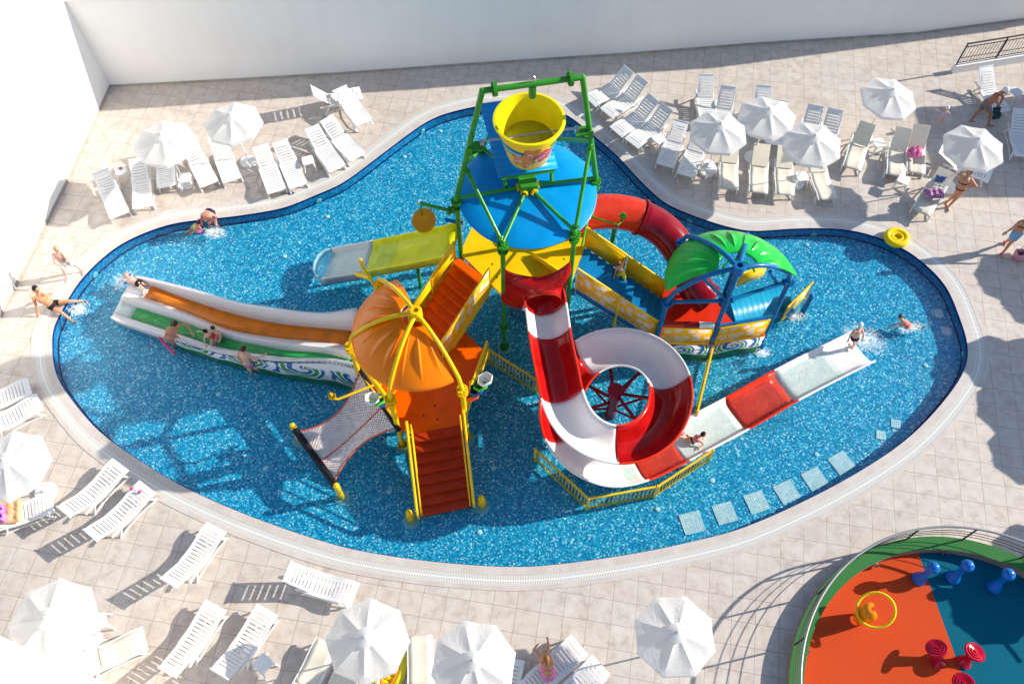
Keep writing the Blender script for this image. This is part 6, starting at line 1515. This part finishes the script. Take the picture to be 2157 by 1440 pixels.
person('fair child in black shorts lying head first at the end of the orange lane',
 dict(hd=(267,583,.20), nk=(273,588,.16), ls=(276,583,.16), rs=(270,594,.16), le=(274,578,.08), lh=(268,574,.02), re=(263,596,.06), rh=(257,592,.0), pv=(291,596,.14), lk=(301,597,.10), lf=(312,598,.08), rk=(297,604,.10), rf=(305,612,.08)),
 0.62, 'pale', 'fair', (-1,.5,.3), [('trunks', blk), ('floaties', armb)])
person('woman with long brown hair and bikini standing in the water beside the green lane',
 dict(hd=(369,683,.92), nk=(365,689,.74), ls=(355,692,.72), rs=(375,685,.74), le=(349,704,.46), lh=(348,714,.25), re=(391,683,.70), rh=(403,698,.52), pv=(361,708,.30), lk=(366,724,-.08), lf=(366,738,-.46), rk=(382,717,-.05), rf=(389,731,-.46)),
 0.93, 'tan', 'brown', (.8,-.5,-.4), [('bikini_bottom', coral), ('top', coral)], long=2.2)
person('dark haired child in a red swimsuit leaning over the rim of the green lane',
 dict(hd=(432,699,.62), nk=(438,704,.50), ls=(434,706,.48), rs=(443,702,.50), le=(430,716,.36), lh=(434,727,.26), re=(426,699,.46), rh=(412,697,.46), pv=(450,708,.34), lk=(446,718,.26), lf=(455,722,.10), rk=(455,714,.24), rf=(463,718,.10)),
 0.58, 'light', 'dark', (-.7,-.6,-.2), [('suit', plastic('red_swimsuit', (0.55,0.03,0.05), 0.6, 0.1))])
person('dark haired child sitting on the green lane right behind the leaning child',
 dict(hd=(447,691,.66), nk=(454,697,.50), ls=(450,699,.48), rs=(460,697,.48), le=(449,707,.34), lh=(450,716,.24), re=(463,706,.34), rh=(462,716,.24), pv=(461,706,.20), lk=(455,717,.26), lf=(452,725,.10), rk=(462,718,.26), rf=(459,726,.10)),
 0.60, 'light', 'brown', (-.4,-.8,-.2), [('trunks', plastic('tan_trunks', (0.5,0.35,0.2), 0.6, 0.1))])
person('boy in striped trunks standing in the water holding the rim of the twin slide',
 dict(hd=(514,735,.98), nk=(513,744,.80), ls=(503,742,.78), rs=(523,746,.78), le=(500,750,.62), lh=(507,758,.45), re=(537,759,.62), rh=(553,749,.68), pv=(523,767,.28), lk=(528,781,-.08), lf=(531,791,-.46), rk=(542,776,-.08), rf=(560,787,-.46)),
 0.84, 'light', 'brown', (.7,.4,-.2), [('trunks', strp)])
person('toddler in neon yellow shorts climbing the blue steps',
 dict(hd=(1303,554,2.36), nk=(1304,560,2.22), ls=(1298,562,2.2), rs=(1310,557,2.22), le=(1297,572,2.05), lh=(1293,583,1.9), re=(1316,550,2.28), rh=(1315,539,2.42), pv=(1309,575,1.92), lk=(1297,582,1.78), lf=(1292,592,1.66), rk=(1316,589,1.70), rf=(1319,604,1.46)),
 0.56, 'light', 'auburn', (-.7,.6,.1), [('shorts', ylw)])
person('girl with a pink strap lying prone on the white slide section',
 dict(hd=(1480,915,.42), nk=(1474,921,.32), ls=(1468,916,.30), rs=(1476,928,.30), le=(1482,925,.24), lh=(1488,918,.18), re=(1481,934,.22), rh=(1474,942,.18), pv=(1457,928,.24), lk=(1449,917,.22), lf=(1440,914,.30), rk=(1447,925,.22), rf=(1436,920,.28)),
 0.62, 'light', 'dark', (.9,.5,.3), [('top', pnk), ('bikini_bottom', blk)])
person('boy in a white cap and navy trunks at the red and white slide end',
 dict(hd=(1813,684,1.15), nk=(1808,694,.98), ls=(1798,697,.96), rs=(1816,695,.96), le=(1791,706,.78), lh=(1787,715,.62), re=(1819,705,.8), rh=(1817,713,.66), pv=(1801,712,.58), lk=(1800,722,.36), lf=(1795,733,.06), rk=(1804,720,.36), rf=(1800,727,.04)),
 0.72, 'light', 'dark', (.6,.8,0), [('trunks', nvy)], cap_m=capw)
person('girl in a coral swimsuit swimming at the right end of the pool',
 dict(hd=(1899,671,.06), nk=(1903,677,.0), ls=(1898,680,-.02), rs=(1908,674,-.02), le=(1889,682,-.06), lh=(1880,685,-.12), re=(1898,686,-.08), rh=(1889,692,-.14), pv=(1914,688,-.06), lk=(1922,693,-.12), lf=(1930,688,-.10), rk=(1926,690,-.12), rf=(1936,691,-.12)),
 0.66, 'light', 'brown', (-.9,.1,.2), [('suit', coral)])
person('shirtless man in a white cap and floral shorts bending beside a shaded lounger',
 dict(hd=(2113,194,1.38), nk=(2104,200,1.26), ls=(2098,205,1.22), rs=(2108,195,1.26), le=(2100,215,1.02), lh=(2104,221,.86), re=(2113,207,1.02), rh=(2106,219,.86), pv=(2080,218,.88), lp=(2080,224,.86), rp=(2078,212,.86), lk=(2086,242,.45), lf=(2082,264,.06), rk=(2061,235,.46), rf=(2046,253,.06)),
 0.98, 'deep', 'dark', (1,-.5,-.4), [('shorts', flo)], cap_m=capw)
towel([(2090,228,.72),(2106,225,.78),(2106,250,.42),(2092,252,.40)], dark_t, 'dark patterned towel held by the man in a cap', 0.08, 9, 0.06)
person('toddler in a lilac swimsuit and white hat running on the deck',
 dict(hd=(1997,227,.86), nk=(1992,234,.72), ls=(1985,235,.70), rs=(1998,236,.70), le=(1979,236,.66), lh=(1974,232,.66), re=(2001,241,.58), rh=(2002,247,.46), pv=(1988,246,.46), lk=(1981,253,.34), lf=(1973,252,.22), rk=(1983,256,.24), rf=(1979,267,.03)),
 0.50, 'light', 'brown', (-.4,-.9,0), [('suit', lil)], cap_m=capw)
person('woman in a black bikini standing beside the lounger with two towels',
 dict(hd=(2041,366,1.50), nk=(2036,376,1.32), ls=(2027,376,1.30), rs=(2045,378,1.30), le=(2024,368,1.42), lh=(2034,362,1.56), re=(2056,392,1.10), rh=(2038,394,1.02), pv=(2025,396,.84), lk=(2012,411,.44), lf=(1996,424,.06), rk=(2017,415,.44), rf=(1998,435,.05)),
 0.97, 'tan', 'auburn', (-.8,-.8,0), [('bikini_bottom', blk), ('top', blk)], long=1)
person('woman in denim shorts walking at the right edge of the photo',
 dict(hd=(2166,455,1.50), nk=(2158,466,1.32), ls=(2149,468,1.30), rs=(2167,470,1.30), le=(2135,479,1.08), lh=(2121,488,.90), re=(2172,486,1.05), rh=(2174,500,.85), pv=(2144,490,.86), lk=(2128,504,.44), lf=(2117,510,.08), rk=(2130,510,.44), rf=(2110,535,.05)),
 0.97, 'tan', 'blond', (-.9,-.5,0), [('shorts', dnm), ('top', plastic('olive_top', (0.10,0.08,0.05), 0.6, 0.2)), ('shoes', pnk)], long=1.6)
person('girl with a pink wrap sitting on the white lounger at the bottom, seen from behind',
 dict(hd=(1151,1387,1.02), nk=(1152,1396,.86), ls=(1139,1393,.84), rs=(1164,1396,.84), le=(1141,1382,.66), lh=(1144,1372,.58), re=(1160,1384,.66), rh=(1152,1374,.58), pv=(1156,1418,.46), lk=(1139,1385,.50), lf=(1131,1374,.44), rk=(1150,1372,.52), rf=(1155,1358,.52)),
 0.80, 'tan', 'auburn', (-.2,1,-.3), [('wrap', pink_t), ('top', pnk)], long=1.4)
# swim noodle beside the woman
m = MB(); m.tube([Wp(333,705,-.05), Wp(345,722,.02), Wp(368,745,-.06)], 0.035, 10); o = thing(m, 'pool_noodle', plastic('pink_foam', (0.70,0.04,0.16), 0.7, 0.1), 'pink foam noodle with a yellow tip floating beside the long haired woman', 'pool noodle')
m = MB(); m.tube([Wp(332,704,-.05), Wp(336,710,-.035)], 0.038, 10); m.build('tip', yel, o)
# white water where people and chutes meet the pool
def foam_mat():
    m = bpy.data.materials.new('foam'); m.use_nodes = True; t = m.node_tree; b = t.nodes['Principled BSDF']; b.inputs['Base Color'].default_value = (0.86,0.92,0.93,1); b.inputs['Roughness'].default_value = 0.5
    uv = coords(t, 'UV'); P = wpos(t); n1 = N(t, 'ShaderNodeTexNoise', i_Scale=7.0, i_Detail=9, i_Roughness=0.72, i_Distortion=1.2); t.links.new(P, n1.inputs['Vector'])
    ln = N(t, 'ShaderNodeVectorMath', operation='LENGTH'); t.links.new(uv, ln.inputs[0])
    f = math_(t, 'SUBTRACT', math_(t, 'MULTIPLY', n1.outputs[0], 1.78), math_(t, 'MULTIPLY_ADD', math_(t, 'POWER', ln.outputs['Value'], 1.3), 0.55, 0.55))
    t.links.new(math_(t, 'MULTIPLY', f, 2.6, clamp=True), b.inputs['Alpha']); return m
foamm = foam_mat()
def splash(c, rx, ry, rz, n, h, label, seed):
    rnd = random.Random(seed); m = MB(); ca, sa_ = cos(rz), sin(rz); T = lambda x, y, z: V((c.x+x*ca-y*sa_, c.y+x*sa_+y*ca, z))
    for i in range(n//3):
        a = rnd.uniform(0, 2*pi); r_ = rnd.random()**0.6; s_ = rnd.uniform(0.005, 0.014)
        m.ball(T(rx*r_*cos(a), ry*r_*sin(a), WZ+0.01+(rnd.random()**2)*h*(1-r_*0.6)), (s_*1.4, s_*1.2, s_), 6, 4)
    o = thing(m, 'white_water', plastic('foam_white', (0.85,0.9,0.92), 0.3, 0.05), label, 'splash', kind='stuff')
    me = bpy.data.meshes.new('foam_sheet'); vs = [V((0,0,0))]; uvs = []; K = 40; cc = V((c.x,c.y,WZ+0.006))
    fs = []; pts = [(0,0)]
    for i in range(K): a = 2*pi*i/K; q = 1.15; vs.append(T(rx*q*cos(a), ry*q*sin(a), WZ+0.006)-o.location); pts.append((cos(a), sin(a)))
    vs[0] = cc-o.location
    for i in range(K): f_ = (0, 1+i, 1+(i+1) % K); fs.append(f_); uvs += [pts[k] for k in f_]
    me.from_pydata(vs, [], fs); ul = me.uv_layers.new(name='UVMap')
    for l, q in zip(ul.data, uvs): l.uv = q
    me.materials.append(foamm); f2 = bpy.data.objects.new('foam_sheet', me); COL.objects.link(f2); f2.parent = o; return o
splash(Wp(1822,712,0), 0.75, 0.5, R(-30), 500, 0.28, 'spray and white bubbles round the boy at the slide end', 1)
splash(Wp(163,650,0), 0.38, 0.34, 0.3, 200, 0.10, 'white splashes round the feet of the man in black trunks', 3)
splash(Wp(452,487,0), 0.45, 0.3, 0, 150, 0.06, 'white ripples round the legs of the bending man', 4)
splash(Wp(262,590,0), 0.5, 0.35, 0.4, 220, 0.08, 'white foam in front of the child at the end of the orange lane', 5)
splash(Wp(1676,665,0), 0.3, 0.2, 0, 160, 0.10, 'white foam where water drops by the right blue post', 6)
splash(Wp(1920,688,0), 0.5, 0.22, 0.1, 160, 0.05, 'white foam behind the swimming girl', 7)
splash(Wp(1610,742,0), 0.3, 0.2, 0, 130, 0.08, 'white foam round the foot of the right blue post', 8)
